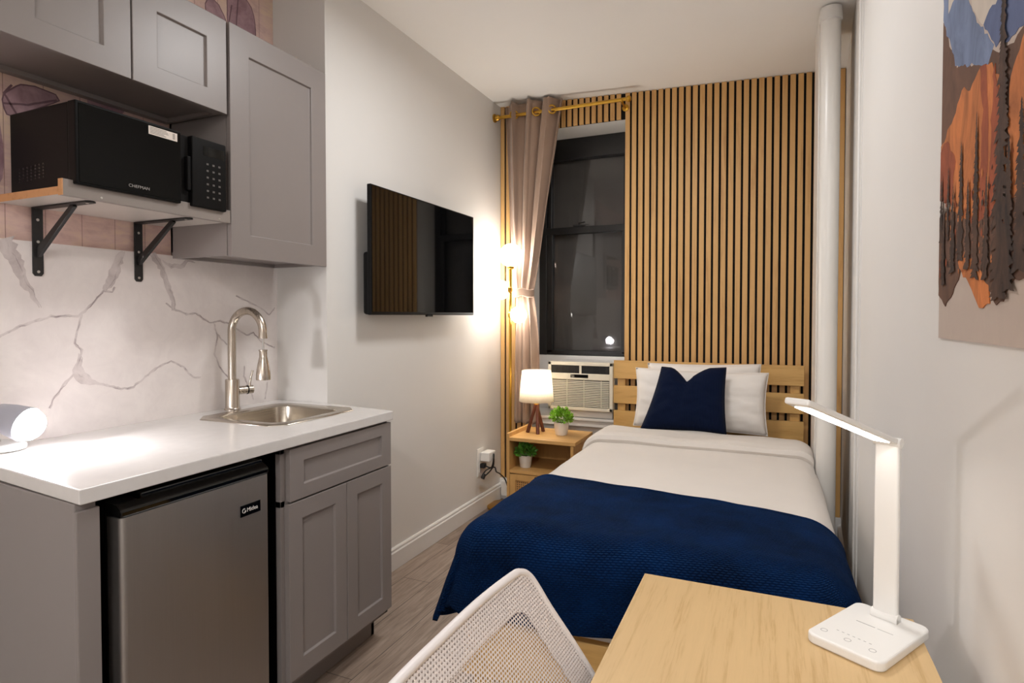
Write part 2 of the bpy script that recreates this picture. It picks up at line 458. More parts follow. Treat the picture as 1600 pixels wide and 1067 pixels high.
def rrect(x0, x1, y0, y1, r, n=6):
    pts = []
    for cx, cy, a0 in ((x1-r, y1-r, 0), (x0+r, y1-r, 90), (x0+r, y0+r, 180), (x1-r, y0+r, 270)):
        for k in range(n+1):
            a = R(a0 + 90*k/n); pts.append((cx+r*math.cos(a), cy+r*math.sin(a)))
    return pts
def arc3(c, r, a0, a1, u, v, n=16):
    u = Vector(u); v = Vector(v); c = Vector(c)
    return [c + u*r*math.cos(R(a0+(a1-a0)*k/n)) + v*r*math.sin(R(a0+(a1-a0)*k/n)) for k in range(n+1)]

# ------------------------------------------------------------------ the room
XL = -1.753; XK = -2.046; YN = 2.02; YB = 3.812; XR = 0.365; XRN = 0.29; YS = 2.54
def ceil_z(x): return 2.742 - 0.037*(x + 1.753)
mb = MB(); mb.box(-2.3, 0.6, -1.8, 4.2, -0.08, 0.0)
struct(mb.build('floor', M['floor']), 'grey-brown wood plank floor')
mb = MB(); xs = (-2.4, 0.6)
mb.add([(xs[0], -1.8, ceil_z(xs[0])), (xs[1], -1.8, ceil_z(xs[1])), (xs[1], 4.2, ceil_z(xs[1])), (xs[0], 4.2, ceil_z(xs[0])),
        (xs[0], -1.8, 3.0), (xs[1], -1.8, 3.0), (xs[1], 4.2, 3.0), (xs[0], 4.2, 3.0)],
       [(0,1,2,3), (7,6,5,4), (0,4,5,1), (1,5,6,2), (2,6,7,3), (3,7,4,0)])
struct(mb.build('ceiling', M['ceiling']), 'plain off white ceiling')
# left wall with the kitchen nook set back
mb = MB(); mb.box(XK-0.25, XL, YN, 4.2, 0, 2.9); struct(mb.build('wall_left', M['wall']), 'cream painted wall behind the television')
mb = MB(); mb.box(XK-0.25, XK, -1.8, YN, 0, 2.9); struct(mb.build('wall_kitchen', M['wall']), 'wall at the back of the kitchen nook')
# back wall with the window opening
WX0, WX1, WZ0, WZ1 = -1.56, -0.872, 0.588, 2.545
mb = MB()
mb.box(XL, WX0, YB, 4.15, 0, 2.9); mb.box(WX1, 0.6, YB, 4.15, 0, 2.9)
mb.box(WX0, WX1, YB, 4.15, 0, WZ0); mb.box(WX0, WX1, YB, 4.15, WZ1, 2.9)
struct(mb.build('wall_back', M['white_trim']), 'white wall around the deep window opening')
mb = MB(); mb.prism([(XRN, -1.8), (XRN, YS), (XRN+0.008, YS), (XR, YB), (0.6, YB), (0.6, -1.8)], 'z', 0, 2.9)
struct(mb.build('wall_right', M['wall']), 'cream wall beside the desk angling back near the bed')
mb = MB(); mb.box(-2.3, 0.6, -2.0, -1.8, 0, 2.9); struct(mb.build('wall_front', M['wall']), 'wall behind the camera')
# corner bead where the right wall steps back
mb = MB(); mb.tube([(XRN-0.002, YS-0.006, 0), (XRN-0.002, YS-0.006, 2.75)], 0.006, 10); mb.box(XRN-0.005, XRN+0.01, YS-0.075, YS-0.06, 0, 2.75)
struct(mb.build('trim_1', M['wall'], smooth=True), 'thin corner bead on the right wall')

def baseboard(name, label, a, b, side):
    """profile: tall flat board with a stepped cap; runs along y at x=a"""
    prof = [(0, 0), (0.017, 0), (0.017, 0.088), (0.012, 0.094), (0.012, 0.104), (0.006, 0.112), (0, 0.112)]
    mb = MB(); mb.prism([(a+side*p[0], p[1]) for p in prof], 'y', b[0], b[1])
    return struct(mb.build(name, M['white_trim'], bev=0.0015), label)
baseboard('baseboard_left', 'white baseboard under the television', XL, (YN, YB), 1)
baseboard('baseboard_right', 'white baseboard beside the bed', XRN, (0.1, YS), -1)
mb = MB(); mb.box(XL, WX0+0.1, YB-0.03, YB, 0, 0.145); mb.box(WX1, XR, YB-0.02, YB, 0, 0.145)
struct(mb.build('baseboard_back', M['white_trim'], bev=0.003), 'white baseboard under the slatted wall')
mb = MB(); mb.add([(XRN+0.008, YS, 0), (XR, YB, 0), (XR-0.017, YB, 0), (XRN-0.009, YS, 0), (XRN+0.008, YS, 0.112), (XR, YB, 0.112), (XR-0.017, YB, 0.10), (XRN-0.009, YS, 0.10)], [(0,1,2,3), (7,6,5,4), (0,4,5,1), (1,5,6,2), (2,6,7,3), (3,7,4,0)])
struct(mb.build('baseboard_alcove', M['white_trim']), 'white baseboard in the alcove behind the bed')

# wallpaper and marble backsplash in the nook
leaf1 = [(0.9947, 1.9173), (1.0097, 1.9397), (1.0528, 1.9793), (1.164, 1.9684), (1.0962, 1.9187), (1.042, 1.8838), (1.0085, 1.8648), (0.9986, 1.8876)]
p1 = [(1.6724, 2.5243), (1.7266, 2.5456), (1.7713, 2.4852), (1.7766, 2.4539), (1.76, 2.40), (1.74, 2.38), (1.68, 2.45)]
p2 = [(1.7806, 2.38), (1.7786, 2.449), (1.7769, 2.5385), (1.7787, 2.6092), (1.8322, 2.6259), (1.8938, 2.6109), (1.9187, 2.5567), (1.9241, 2.4725), (1.89, 2.38), (1.83, 2.33)]
mb = MB(); mb.box(XK, XK+0.002, -1.0, YN, 1.50, 2.78, 0)
def smooth_loop(pts, it=2):
    for _ in range(it):
        q = []
        for i in range(len(pts)):
            a = pts[i]; b = pts[(i+1) % len(pts)]
            q += [(a[0]*.75+b[0]*.25, a[1]*.75+b[1]*.25), (a[0]*.25+b[0]*.75, a[1]*.25+b[1]*.75)]
        pts = q
    return pts
big = [(0.93, 1.70), (0.94, 1.80), (0.985, 1.87), (1.0, 1.75), (0.99, 1.66), (0.95, 1.64)]
for lp in (leaf1, p1, p2, big, [(y-0.55, z-0.42) for y, z in p2], [(y-0.83, z-0.1) for y, z in p1], [(y-1.1, z) for y, z in p2]):
    mb.prism(smooth_loop(lp, 1), 'x', XK+0.0015, XK+0.0026, 1)
def ribbon(mb, pts, wid, x, mi, seed=0, jag=0.35):
    """an irregular vein: a strip along a polyline in the y-z plane"""
    rnd = random.Random(seed); P = []
    for i in range(len(pts)-1):
        a = Vector(pts[i]); b = Vector(pts[i+1]); n = max(2, int((b-a).length/0.010))
        for k in range(n): P.append(a.lerp(b, k/n))
    P.append(Vector(pts[-1])); N = len(P); L = []; Rr = []
    for i, p in enumerate(P):
        t = (P[min(N-1, i+1)]-P[max(0, i-1)]).normalized(); nrm = Vector((-t.y, t.x)); s = i/(N-1)
        wv = wid(s) if callable(wid) else wid
        j = Vector((mnoise.noise((p.x*60, p.y*60, seed)), mnoise.noise((p.x*60, p.y*60, seed+7))))*0.006*jag*2
        L.append(p+j+nrm*wv*(0.5+jag*mnoise.noise((p.x*90, p.y*90, seed+3)))); Rr.append(p+j-nrm*wv*(0.5+jag*mnoise.noise((p.x*90, p.y*90, seed+11))))
    vs = [(x, q.x, q.y) for q in L] + [(x, q.x, q.y) for q in Rr]
    mb.add(vs, [(i, i+1, N+i+1, N+i) for i in range(N-1)], mi)
for lp, sd in (((p2[1], (1.80, 2.56)), 3), (((1.835, 2.35), (1.818, 2.45), (1.832, 2.6)), 4), (((0.998, 1.9), (1.06, 1.915), (1.14, 1.955)), 5), (((1.03, 1.88), (1.0, 1.93), (1.02, 1.96)), 6)):
    ribbon(mb, lp, 0.006, XK+0.0028, 2, sd, 0.1)
for lp, sd in ((p1, 31), (p2, 32), (leaf1, 33)):
    q = smooth_loop(lp, 1); ribbon(mb, q+[q[0]], 0.004, XK+0.0029, 2, sd, 0.1)
struct(mb.build('trim_2', [M['wallpaper'], M['petal'], M['petal_dark']]), 'pinkish wallpaper with washed boards and mauve petals')
V = {'a': [(0.9878, 1.5085), (1.0023, 1.472), (1.0259, 1.4277), (1.0364, 1.3817), (1.0557, 1.3616), (1.0591, 1.3433), (1.0768, 1.3092)],
'b': [(0.80, 1.13), (0.90, 1.19), (0.9746, 1.2269), (1.0141, 1.25), (1.0598, 1.2667), (1.1076, 1.2825), (1.1474, 1.2852), (1.1862, 1.2841), (1.205, 1.2995), (1.2382, 1.3343), (1.2668, 1.37)],
'bb': [(1.2668, 1.37), (1.2962, 1.4126), (1.3116, 1.4611), (1.333, 1.5058)],
'b2': [(1.2667, 1.3671), (1.2955, 1.3652), (1.3016, 1.3833)],
'c': [(1.1968, 1.2881), (1.1828, 1.2375), (1.1744, 1.1984), (1.1951, 1.1749), (1.1811, 1.1249), (1.1807, 1.0996)],
'cc': [(1.185, 1.165), (1.188, 1.14), (1.1811, 1.1149), (1.1907, 1.0896), (1.2123, 1.0738), (1.262, 1.0571)],
'c2': [(1.1807, 1.0996), (1.2123, 1.0738), (1.262, 1.0571), (1.3201, 1.036), (1.3629, 1.0385), (1.4144, 1.0756), (1.4545, 1.1007), (1.5028, 1.1184), (1.5526, 1.093), (1.5929, 1.0493), (1.6273, 1.0461)],
'd': [(1.1729, 1.1031), (1.1338, 1.0596), (1.1085, 1.027), (1.0983, 1.0012)],
'e': [(1.437, 1.5088), (1.4731, 1.4549), (1.4928, 1.3984), (1.5165, 1.3409), (1.516, 1.305)],
'ee': [(1.516, 1.31), (1.5701, 1.2922), (1.6076, 1.2957), (1.6696, 1.2578), (1.7187, 1.2644), (1.7608, 1.2532), (1.8489, 1.2039), (1.8862, 1.2141), (1.924, 1.175), (2.0033, 1.1444)],
'e2': [(1.4735, 1.4869), (1.5113, 1.4674), (1.5579, 1.4743), (1.5729, 1.4954), (1.6027, 1.4926)],
'f': [(1.6897, 1.2541), (1.7055, 1.2046), (1.6922, 1.1348), (1.7162, 1.0767), (1.7579, 1.0301)],
'f2': [(1.7056, 1.2116), (1.7511, 1.1673)],
'g': [(1.7971, 1.3693), (1.8507, 1.3488), (1.9257, 1.32), (1.9746, 1.2896), (2.0054, 1.3211)],
'h': [(1.8381, 1.0744), (1.833, 1.0304), (1.8645, 0.9749), (1.8826, 0.9237)],
'i': [(1.9611, 0.9951), (1.9454, 0.9233)], 'j': [(1.5126, 1.3148), (1.485, 1.3305)]}
XS = XK+0.012
mb = MB(); mb.box(XK, XS, -1.0, YN, 0.90, 1.508, 0)
wide = {'a': (lambda s: 0.045*(1-s)**0.8+0.003, 1), 'bb': (lambda s: 0.012+0.022*math.sin(PI*s)**0.7, 1), 'cc': (lambda s: 0.002+0.034*math.sin(PI*min(1, s*1.1))**1.2, 1),
        'e': (lambda s: 0.026*(1-s*0.4), 1), 'e2': (lambda s: 0.016*math.sin(PI*s)+0.002, 1)}
k = 0
for key, pts in V.items():
    k += 1
    if key in wide:
        ribbon(mb, pts, wide[key][0], XS+0.0003, 1, k, 0.3)
        ribbon(mb, [(y+0.006, z-0.002) for y, z in pts], 0.0020, XS+0.0005, 2, k+20, 0.4)
    else:
        ribbon(mb, pts, (lambda s: 0.0034) if key in ('b', 'ee', 'c2', 'c') else (lambda s: 0.0022), XS+0.0004, 2, k, 0.5)
        ribbon(mb, pts, (lambda s: 0.007), XS+0.0002, 1, k+40, 0.4)
struct(mb.build('trim_3', [M['marble'], M['vein'], M['vein_line']]), 'white marble backsplash with grey veins')

# ------------------------------------------------------------------ slatted cladding on the back wall
cl = thing('slat_cladding', 'oak slat cladding over black felt around the window and behind the headboard', 'wall panelling', (-0.6, YB, 0.147))
mb = MB()
fz = lambda x: ceil_z(x)-0.002
def felt(x0, x1, z0, z1=None):
    a = z1 if z1 else fz(x0); b = z1 if z1 else fz(x1)
    mb.prism([(x0, z0), (x1, z0), (x1, b), (x0, a)], 'y', YB-0.004, YB)
felt(XL+0.004, WX0, 0.147); felt(WX0, WX1, WZ1); felt(WX1, XR-0.003, 0.147)
mb.build('felt_backing', M['felt'], cl)
mb = MB(); PIT = 0.0415; SW = 0.0285
def slat(x0, x1, z0):
    mb.prism([(x0, z0), (x1, z0), (x1, fz(x1)), (x0, fz(x0))], 'y', YB-0.016, YB-0.004)
x = XL+0.004
while x < WX0-0.02:
    slat(x, min(x+SW, WX0), 0.147); x += PIT
x = WX0+0.008
while x < WX1-SW:
    slat(x, x+SW, WZ1); x += PIT
x = WX1
while x < XR-0.02:
    slat(x, min(x+SW, XR-0.004), 0.147); x += PIT
mb.build('slats', M['slat'], cl, bev=0.0012)

# white boxed board and riser pipe near the bed
mb = MB(); mb.prism([(3.09, 0), (3.36, 0), (3.36, ceil_z(0.19)), (3.09, ceil_z(0.19))], 'x', 0.184, 0.20)
struct(mb.build('trim_4', M['white_gloss'], bev=0.002), 'narrow white upright board beside the pipe')
pp = thing('riser_pipe', 'white painted heating riser pipe running from floor to ceiling by the bed', 'pipe', (0.228, 3.04, 0))
mb = MB(); mb.tube([(0.228, 3.04, 0.0), (0.228, 3.04, 2.66)], 0.041, 28); mb.build('pipe', M['white_gloss'], pp, smooth=True)
mb = MB(); mb.lathe((0.228, 3.04, 2.60), [(0.0415, 0), (0.047, 0.004), (0.047, 0.02), (0.044, 0.06)], 28); mb.build('ceiling_collar', M['white_trim'], pp, smooth=True)

# ------------------------------------------------------------------ window
YW = 4.06
mb = MB()
mb.box(WX0, WX0+0.055, YW, YW+0.07, 1.0, 2.52); mb.box(WX1-0.055, WX1, YW, YW+0.07, 1.0, 2.52)
mb.box(WX0, WX1, YW, YW+0.07, 2.40, WZ1)
mb.box(WX0+0.05, WX1-0.05, YW-0.004, YW+0.05, 1.870, 1.918)
mb.box(WX0+0.05, WX1-0.05, YW+0.004, YW+0.05, 1.005, 1.04)
mb.box(WX0+0.055, WX0+0.10, YW+0.004, YW+0.045, 1.02, 1.875); mb.box(WX1-0.085, WX1-0.05, YW+0.004, YW+0.045, 1.02, 1.875)
mb.box(WX0+0.055, WX0+0.085, YW+0.025, YW+0.065, 1.90, 2.42); mb.box(WX1-0.075, WX1-0.05, YW+0.025, YW+0.065, 1.90, 2.42)
win = struct(mb.build('window_1', M['window_black'], bev=0.003), 'black double-hung sash window')
mb = MB(); mb.box(WX0+0.09, WX1-0.08, YW+0.022, YW+0.026, 1.03, 1.88); g1 = mb.build('lower_pane', M['glass'], win)
mb = MB(); mb.box(WX0+0.08, WX1-0.07, YW+0.042, YW+0.046, 1.905, 2.405); mb.build('upper_pane', M['glass'], win)
mb = MB(); mb.box(WX0+0.26, WX0+0.34, YW-0.016, YW+0.02, 1.918, 1.930); mb.tube([(WX0+0.30, YW-0.002, 1.930), (WX0+0.30, YW-0.002, 1.941), (WX0+0.345, YW-0.012, 1.945)], 0.006, 8)
mb.build('sash_lock', M['window_black'], win, bev=0.001)
mb = MB(); mb.box(WX0+0.02, WX1-0.02, YW+0.085, YW+0.088, 1.0, 2.5); mb.build('insect_screen', M['night'], win)
mb = MB(); mb.box(WX0-0.015, WX1, 3.755, YW+0.03, WZ0-0.03, WZ0+0.012); mb.box(WX0, WX1, 3.735, YW, WZ0+0.012, WZ0+0.03)
struct(mb.build('trim_5', M['white_trim'], bev=0.004), 'white window sill under the air conditioner')
mb = MB(); mb.box(WX0, WX1, YW-0.012, YW+0.06, WZ0+0.03, 1.004)
struct(mb.build('trim_6', M['white_trim'], bev=0.004), 'white filler panel around the air conditioner')

# ------------------------------------------------------------------ air conditioner
AX0, AX1, AZ0, AZ1, AY = -1.362, -0.925, 0.672, 0.985, 3.705
ac = thing('air_conditioner', 'white window air conditioner with louvred front behind the table lamp', 'air conditioner', ((AX0+AX1)/2, 3.9, WZ0+0.03))
mb = MB(); mb.box(AX0+0.012, AX1-0.012, AY+0.05, YW-0.02, WZ0+0.032, AZ1-0.008); mb.build('casing', M['white_trim'], ac, bev=0.004)
mb = MB()
mb.box(AX0, AX1, AY+0.012, AY+0.055, AZ0, AZ1, 0)                        # bezel body
mb.box(AX0, AX0+0.022, AY, AY+0.02, AZ0, AZ1); mb.box(AX1-0.022, AX1, AY, AY+0.02, AZ0, AZ1)
mb.box(AX0, AX1, AY, AY+0.02, AZ1-0.022, AZ1); mb.box(AX0, AX1, AY, AY+0.02, AZ0, AZ0+0.022)
mb.box(AX0+0.02, AX1-0.02, AY-0.003, AY+0.02, 0.872, 0.912)              # control strip
mb.build('front_bezel', M['ac_plastic'], ac, bev=0.003)
mb = MB(); mb.box(AX0+0.022, AX1-0.022, AY+0.007, AY+0.0135, 0.912, AZ1-0.022, 0)
for k in range(6):
    z = 0.917 + k*0.0082; mb.box(AX0+0.022, AX1-0.022, AY+0.002, AY+0.008, z, z+0.0016, 1)
for k in range(9):
    xx = AX0+0.05+k*0.0425; mb.box(xx, xx+0.003, AY+0.0035, AY+0.008, 0.912, AZ1-0.022, 1)
mb.box(-1.146, -1.132, AY, AY+0.012, 0.910, AZ1-0.02, 2)
mb.build('air_outlet', [M['ac_dark'], M['black_metal'], M['ac_plastic']], ac)
mb = MB(); mb.box(AX0+0.03, AX1-0.024, AY+0.006, AY+0.0135, AZ0+0.024, 0.868, 1)
for k in range(15):
    z = AZ0+0.028+k*0.0112
    mb.prism([(AY-0.001, z), (AY+0.010, z+0.005), (AY+0.010, z+0.008), (AY-0.001, z+0.0032)], 'x', AX0+0.03, AX1-0.024)
for k in range(3):
    xx = AX0+0.13+k*0.115; mb.box(xx, xx+0.004, AY-0.001, AY+0.01, AZ0+0.024, 0.868)
mb.build('louvre_grille', [M['ac_plastic'], M['ac_shadow']], ac)
mb = MB(); mb.box(-1.205, -1.085, AY-0.0045, AY, 0.884, 0.906); mb.build('display', M['black_gloss'], ac, bev=0.002)

# ------------------------------------------------------------------ curtain rod, curtain
ROY, ROZ = 3.70, 2.634
rod = thing('curtain_rod', 'brass curtain rod on wall brackets above the window', 'curtain rod', (-1.28, ROY, ROZ))
mb = MB(); mb.tube([(XL+0.012, ROY, ROZ), (-0.835, ROY, ROZ)], 0.0115, 16); mb.build('rod', M['brass'], rod, smooth=True)
mb = MB(); mb.lathe((XL, ROY, ROZ), [(0.028, 0), (0.028, 0.01), (0.02, 0.014), (0.02, 0.035), (0.016, 0.04)], 20, axis=(1, 0, 0)); mb.build('end_flange', M['brass'], rod, smooth=True)
mb = MB(); mb.lathe((-0.84, ROY, ROZ), [(0.013, 0), (0.02, 0.003), (0.021, 0.014), (0.017, 0.02), (0.012, 0.024)], 20, axis=(1, 0, 0)); mb.build('finial', M['brass'], rod, smooth=True)
mb = MB(); mb.tube([(-0.87, ROY-0.004, ROZ-0.016), (-0.87, ROY+0.03, ROZ-0.022), (-0.87, YB-0.018, ROZ-0.022)], 0.007, 10); mb.lathe((-0.87, YB-0.0165, ROZ-0.022), [(0.022, 0), (0.022, 0.005), (0.012, 0.009)], 18, axis=(0, -1, 0))
mb.tube(arc3((-0.87, ROY, ROZ), 0.0155, 180, 360, (0, 1, 0), (0, 0, 1), 10), 0.005, 8)
mb.build('bracket', M['brass'], rod, smooth=True)

cu = thing('curtain', 'taupe curtain gathered by a tieback at the left of the window', 'curtain', (-1.5, 3.69, 0.56))
ZT, ZB, ZTIE = 2.712, 0.565, 1.44
def cedge(z):
    if z >= ZTIE:
        t = (z-ZTIE)/(ZT-ZTIE)
        l = -1.585 + (-1.685+1.585)*(t**0.55); r = -1.468 + (-1.262+1.468)*(t**0.9)
    else:
        t = (ZTIE-z)/(ZTIE-ZB); e = 1-(1-t)**3
        l = -1.585 - 0.028*e; r = -1.468 + 0.050*e
    return l, r
def cpt(u, v):
    z = ZT + (ZB-ZT)*v
    l, r = cedge(z)
    tie = math.exp(-((z-ZTIE)/0.16)**2)
    top = max(0.0, (z-ZTIE)/(ZT-ZTIE))
    amp = (0.014 + 0.026*top if z > ZTIE else 0.022*min(1, (ZTIE-z)/0.25)+0.006)*(1-0.75*tie)+0.004
    ph = 2*PI*3.4*u
    tie_y = 0.012*math.sin(PI*u)*tie
    yy = 3.70 + amp*math.sin(ph+0.5) + 0.35*amp*math.sin(2.3*ph+1+2*v) - tie_y*2
    xx = l + (r-l)*(u + 0.022*math.sin(2*ph)*(1-tie)) + 0.004*math.sin(9*v+ph)
    return (xx, yy, z)
mb = MB(); mb.grid(cpt, 150, 90)
mb.build('fabric', M['curtain'], cu, smooth=True, solid=0.003)
mb = MB(); n = 40
loop = [(-1.5265+0.064*math.cos(2*PI*k/n), 3.688+0.046*math.sin(2*PI*k/n)) for k in range(n)]
vs = []; prof = [(0, -0.026), (0.005, -0.022), (0.006, 0), (0.005, 0.022), (0, 0.026)]
for dr, dz in prof:
    for (lx, ly) in loop:
        d = Vector((lx+1.5265, ly-3.688)).normalized(); vs.append((lx+d.x*dr, ly+d.y*dr, ZTIE+dz+0.006*math.sin(3*math.atan2(d.y, d.x))))
mb.add(vs, [(j*n+k, j*n+(k+1) % n, (j+1)*n+(k+1) % n, (j+1)*n+k) for j in range(4) for k in range(n)])
mb.build('tieback', M['curtain'], cu, smooth=True, solid=0.003)
for gx, rz in ((-1.600, 1.0), (-1.440, 1.0), (-1.330, 1.0)):
    mb = MB(); ax = Vector((math.cos(rz), -math.sin(rz), 0)); sd = Vector((math.sin(rz), math.cos(rz), 0))
    pth = arc3((gx, ROY-0.012, ROZ), 0.026, 0, 360, sd, (0, 0, 1), 24)
    mb.tube(pth, 0.0055, 8, caps=False); mb.build('grommet', M['brass'], cu, smooth=True)

# ------------------------------------------------------------------ television
TX = -1.66
tv = thing('television', 'black flat-screen television mounted on the left wall', 'television', (XL+0.06, 2.71, 1.29))
mb = MB(); mb.box(TX-0.022, TX, 2.206, 3.212, 1.290, 1.882); mb.build('bezel', M['black_plastic'], tv, bev=0.004)
mb = MB(); mb.box(TX-0.001, TX+0.0012, 2.214, 3.204, 1.305, 1.875); mb.build('screen', M['tv_screen'], tv)
mb = MB(); mb.box(TX-0.062, TX-0.02, 2.225, 3.19, 1.292, 1.58); mb.build('rear_housing', M['black_plastic'], tv, bev=0.012)
mb = MB(); mb.box(XL, XL+0.012, 2.55, 2.87, 1.45, 1.75); mb.box(XL+0.01, TX-0.02, 2.60, 2.64, 1.43, 1.77); mb.box(XL+0.01, TX-0.02, 2.78, 2.82, 1.43, 1.77); mb.build('wall_mount', M['black_metal'], tv, bev=0.002)
mb = MB(); mb.box(TX-0.012, TX+0.003, 2.68, 2.735, 1.281, 1.292); mb.build('sensor', M['black_gloss'], tv, bev=0.002)

# ------------------------------------------------------------------ kitchen: lower run
def shaker(mb, xf, y0, y1, z0, z1, st=0.058, bt=None, tp=None, rec=0.009, th=0.02, mi=0):
    """framed door leaf facing +x"""
    bt = bt or st; tp = tp or st
    b = 0.006
    o = [(y0, z0), (y1, z0), (y1, z1), (y0, z1)]
    i1 = [(y0+st, z0+bt), (y1-st, z0+bt), (y1-st, z1-tp), (y0+st, z1-tp)]
    i2 = [(y0+st+b*.4, z0+bt+b*.4), (y1-st-b*.4, z0+bt+b*.4), (y1-st-b*.4, z1-tp-b*.4), (y0+st+b*.4, z1-tp-b*.4)]
    V = [(xf-th, *p) for p in o] + [(xf, *p) for p in o] + [(xf, *p) for p in i1] + [(xf-rec, *p) for p in i2]
    fs = [(3, 2, 1, 0)]
    for k in range(4):
        n = (k+1) % 4
        fs += [(k, n, 4+n, 4+k), (4+k, 4+n, 8+n, 8+k), (8+k, 8+n, 12+n, 12+k)]
    fs.append((12, 13, 14, 15))
    return mb.add(V, fs, mi)

sb = thing('sink_cabinet', 'grey shaker base cabinet with drawer front and two doors under the sink', 'cabinet', (-1.7, 1.675, 0))
CX = -1.398
mb = MB()
mb.box(CX-0.02, CX, 1.395, 1.413, 0.105, 0.872); mb.box(-2.03, CX, 1.935, 1.953, 0.105, 0.872)
mb.box(-2.03, -2.02, 1.395, 1.953, 0.105, 0.74); mb.box(-2.03, CX, 1.395, 1.953, 0.105, 0.125)
mb.box(CX-0.02, CX, 1.395, 1.953, 0.852, 0.872); mb.box(CX-0.02, CX, 1.395, 1.953, 0.685, 0.705)
mb.box(CX-0.012, CX-0.001, 1.40, 1.95, 0.12, 0.86)
mb.build('carcass', M['cabinet'], sb, bev=0.001)
mb = MB(); mb.box(-2.03, CX-0.02, 1.395, 1.413, 0.0, 0.872); mb.build('side_panel', M['black_plastic'], sb)  # coloured black to stand for the shade in the fridge gap
mb = MB(); mb.box(-1.48, -1.465, 1.395, 1.953, 0, 0.105); mb.box(-2.0, -1.465, 1.935, 1.953, 0, 0.105); mb.build('toe_kick', M['cabinet'], sb)
mb = MB(); shaker(mb, -1.378, 1.416, 1.953, 0.700, 0.866, 0.060, 0.045, 0.045); mb.build('drawer_front', M['cabinet'], sb, bev=0.0015)
mb = MB(); shaker(mb, -1.378, 1.410, 1.684, 0.128, 0.694); mb.build('door', M['cabinet'], sb, bev=0.0015)
mb = MB(); shaker(mb, -1.378, 1.687, 1.953, 0.128, 0.694); mb.build('door', M['cabinet'], sb, bev=0.0015)

ep = thing('end_panel', 'grey end panel closing the left of the counter beside the fridge', 'panel', (-1.7, 0.82, 0))
mb = MB(); mb.prism([(-1.392, 0.797), (-1.392, 0.842), (-2.02, 0.895), (-2.02, 0.852)], 'z', 0, 0.873); mb.build('panel', M['cabinet'], ep, bev=0.002)
mb = MB(); mb.box(-1.392, -1.380, 0.793, 0.844, 0, 0.858); mb.build('front_stile', M['cabinet'], ep, bev=0.003)

mb = MB()
FL, FR, K, NR, BL = (-1.362, .79), (-1.37, 1.957), (XL+0.001, 2.018), (XK+0.012, 2.018), (XK+0.012, .862)
h = [(-1.56, 1.55), (-1.56, 1.90), (-1.885, 1.90), (-1.885, 1.55)]
P2 = [FL, FR, K, NR, BL] + h
top = [(0, 1, 6, 5), (1, 2, 3, 7, 6), (3, 4, 8, 7), (4, 0, 5, 8)]
zt, zb = 0.910, 0.876
vs = [(p[0], p[1], zt) for p in P2] + [(p[0], p[1], zb) for p in P2]
fs = top + [tuple(9+i for i in reversed(f)) for f in top] + [(i, (i+1) % 5, 9+(i+1) % 5, 9+i) for i in range(5)] + [(5+i, 5+(i+1) % 4, 14+(i+1) % 4, 14+i) for i in range(4)]
mb.add(vs, fs)
tag(mb.build('countertop', M['counter'], bev=0.003), 'white quartz countertop with a cut-out for the sink', 'countertop')

# fridge
fr = thing('mini_fridge', 'stainless steel mini fridge with black top under the counter', 'fridge', (-1.7, 1.105, 0))
mb = MB(); mb.box(-1.98, -1.44, 0.892, 1.325, 0.025, 0.838); mb.build('body', M['black_plastic'], fr, bev=0.006)
mb = MB(); mb.prism(rrect(-1.435, -1.374, 0.886, 1.328, 0.014), 'z', 0.055, 0.815); mb.build('door', M['steel'], fr, smooth=True)
mb = MB()
mb.prism([(-1.435, 0.8155), (-1.376, 0.8155), (-1.374, 0.832), (-1.392, 0.846), (-1.435, 0.849)], 'y', 0.886, 1.328)
mb.prism([(-1.45, 0.838), (-1.40, 0.838), (-1.40, 0.856), (-1.45, 0.856)], 'y', 0.95, 1.328)
dt = mb.build('door_top_trim', M['black_gloss'], fr, bev=0.004)
mb = MB(); mb.box(-1.439, -1.38, 0.892, 1.322, 0.03, 0.054); mb.build('door_bottom_trim', M['black_plastic'], fr, bev=0.003)
for yy in (0.93, 1.28):
    for xx in (-1.93, -1.48):
        mb = MB(); mb.lathe((xx, yy, 0), [(0.016, 0), (0.018, 0.006), (0.014, 0.026)], 16); mb.build('foot', M['black_plastic'], fr, smooth=True)
mb = MB(); mb.box(-1.3745, -1.3725, 1.221, 1.293, 0.713, 0.746); bd = mb.build('badge', M['black_gloss'], fr, bev=0.001)
letters('badge_lettering', 'Midea', 0.0165, M['logo_white'], (-1.3722, 1.2425, 0.7245), (0, 1, 0), (0, 0, 1), bd)
mb = MB(); mb.tube(arc3((-1.3722, 1.2335, 0.730), 0.0062, 60, 350, (0, 1, 0), (0, 0, 1), 18), 0.0009, 6); mb.tube(arc3((-1.3722, 1.2345, 0.7295), 0.003, -120, 100, (0, 1, 0), (0, 0, 1), 12), 0.0007, 6)
mb.build('badge_emblem', M['logo_white'], bd)

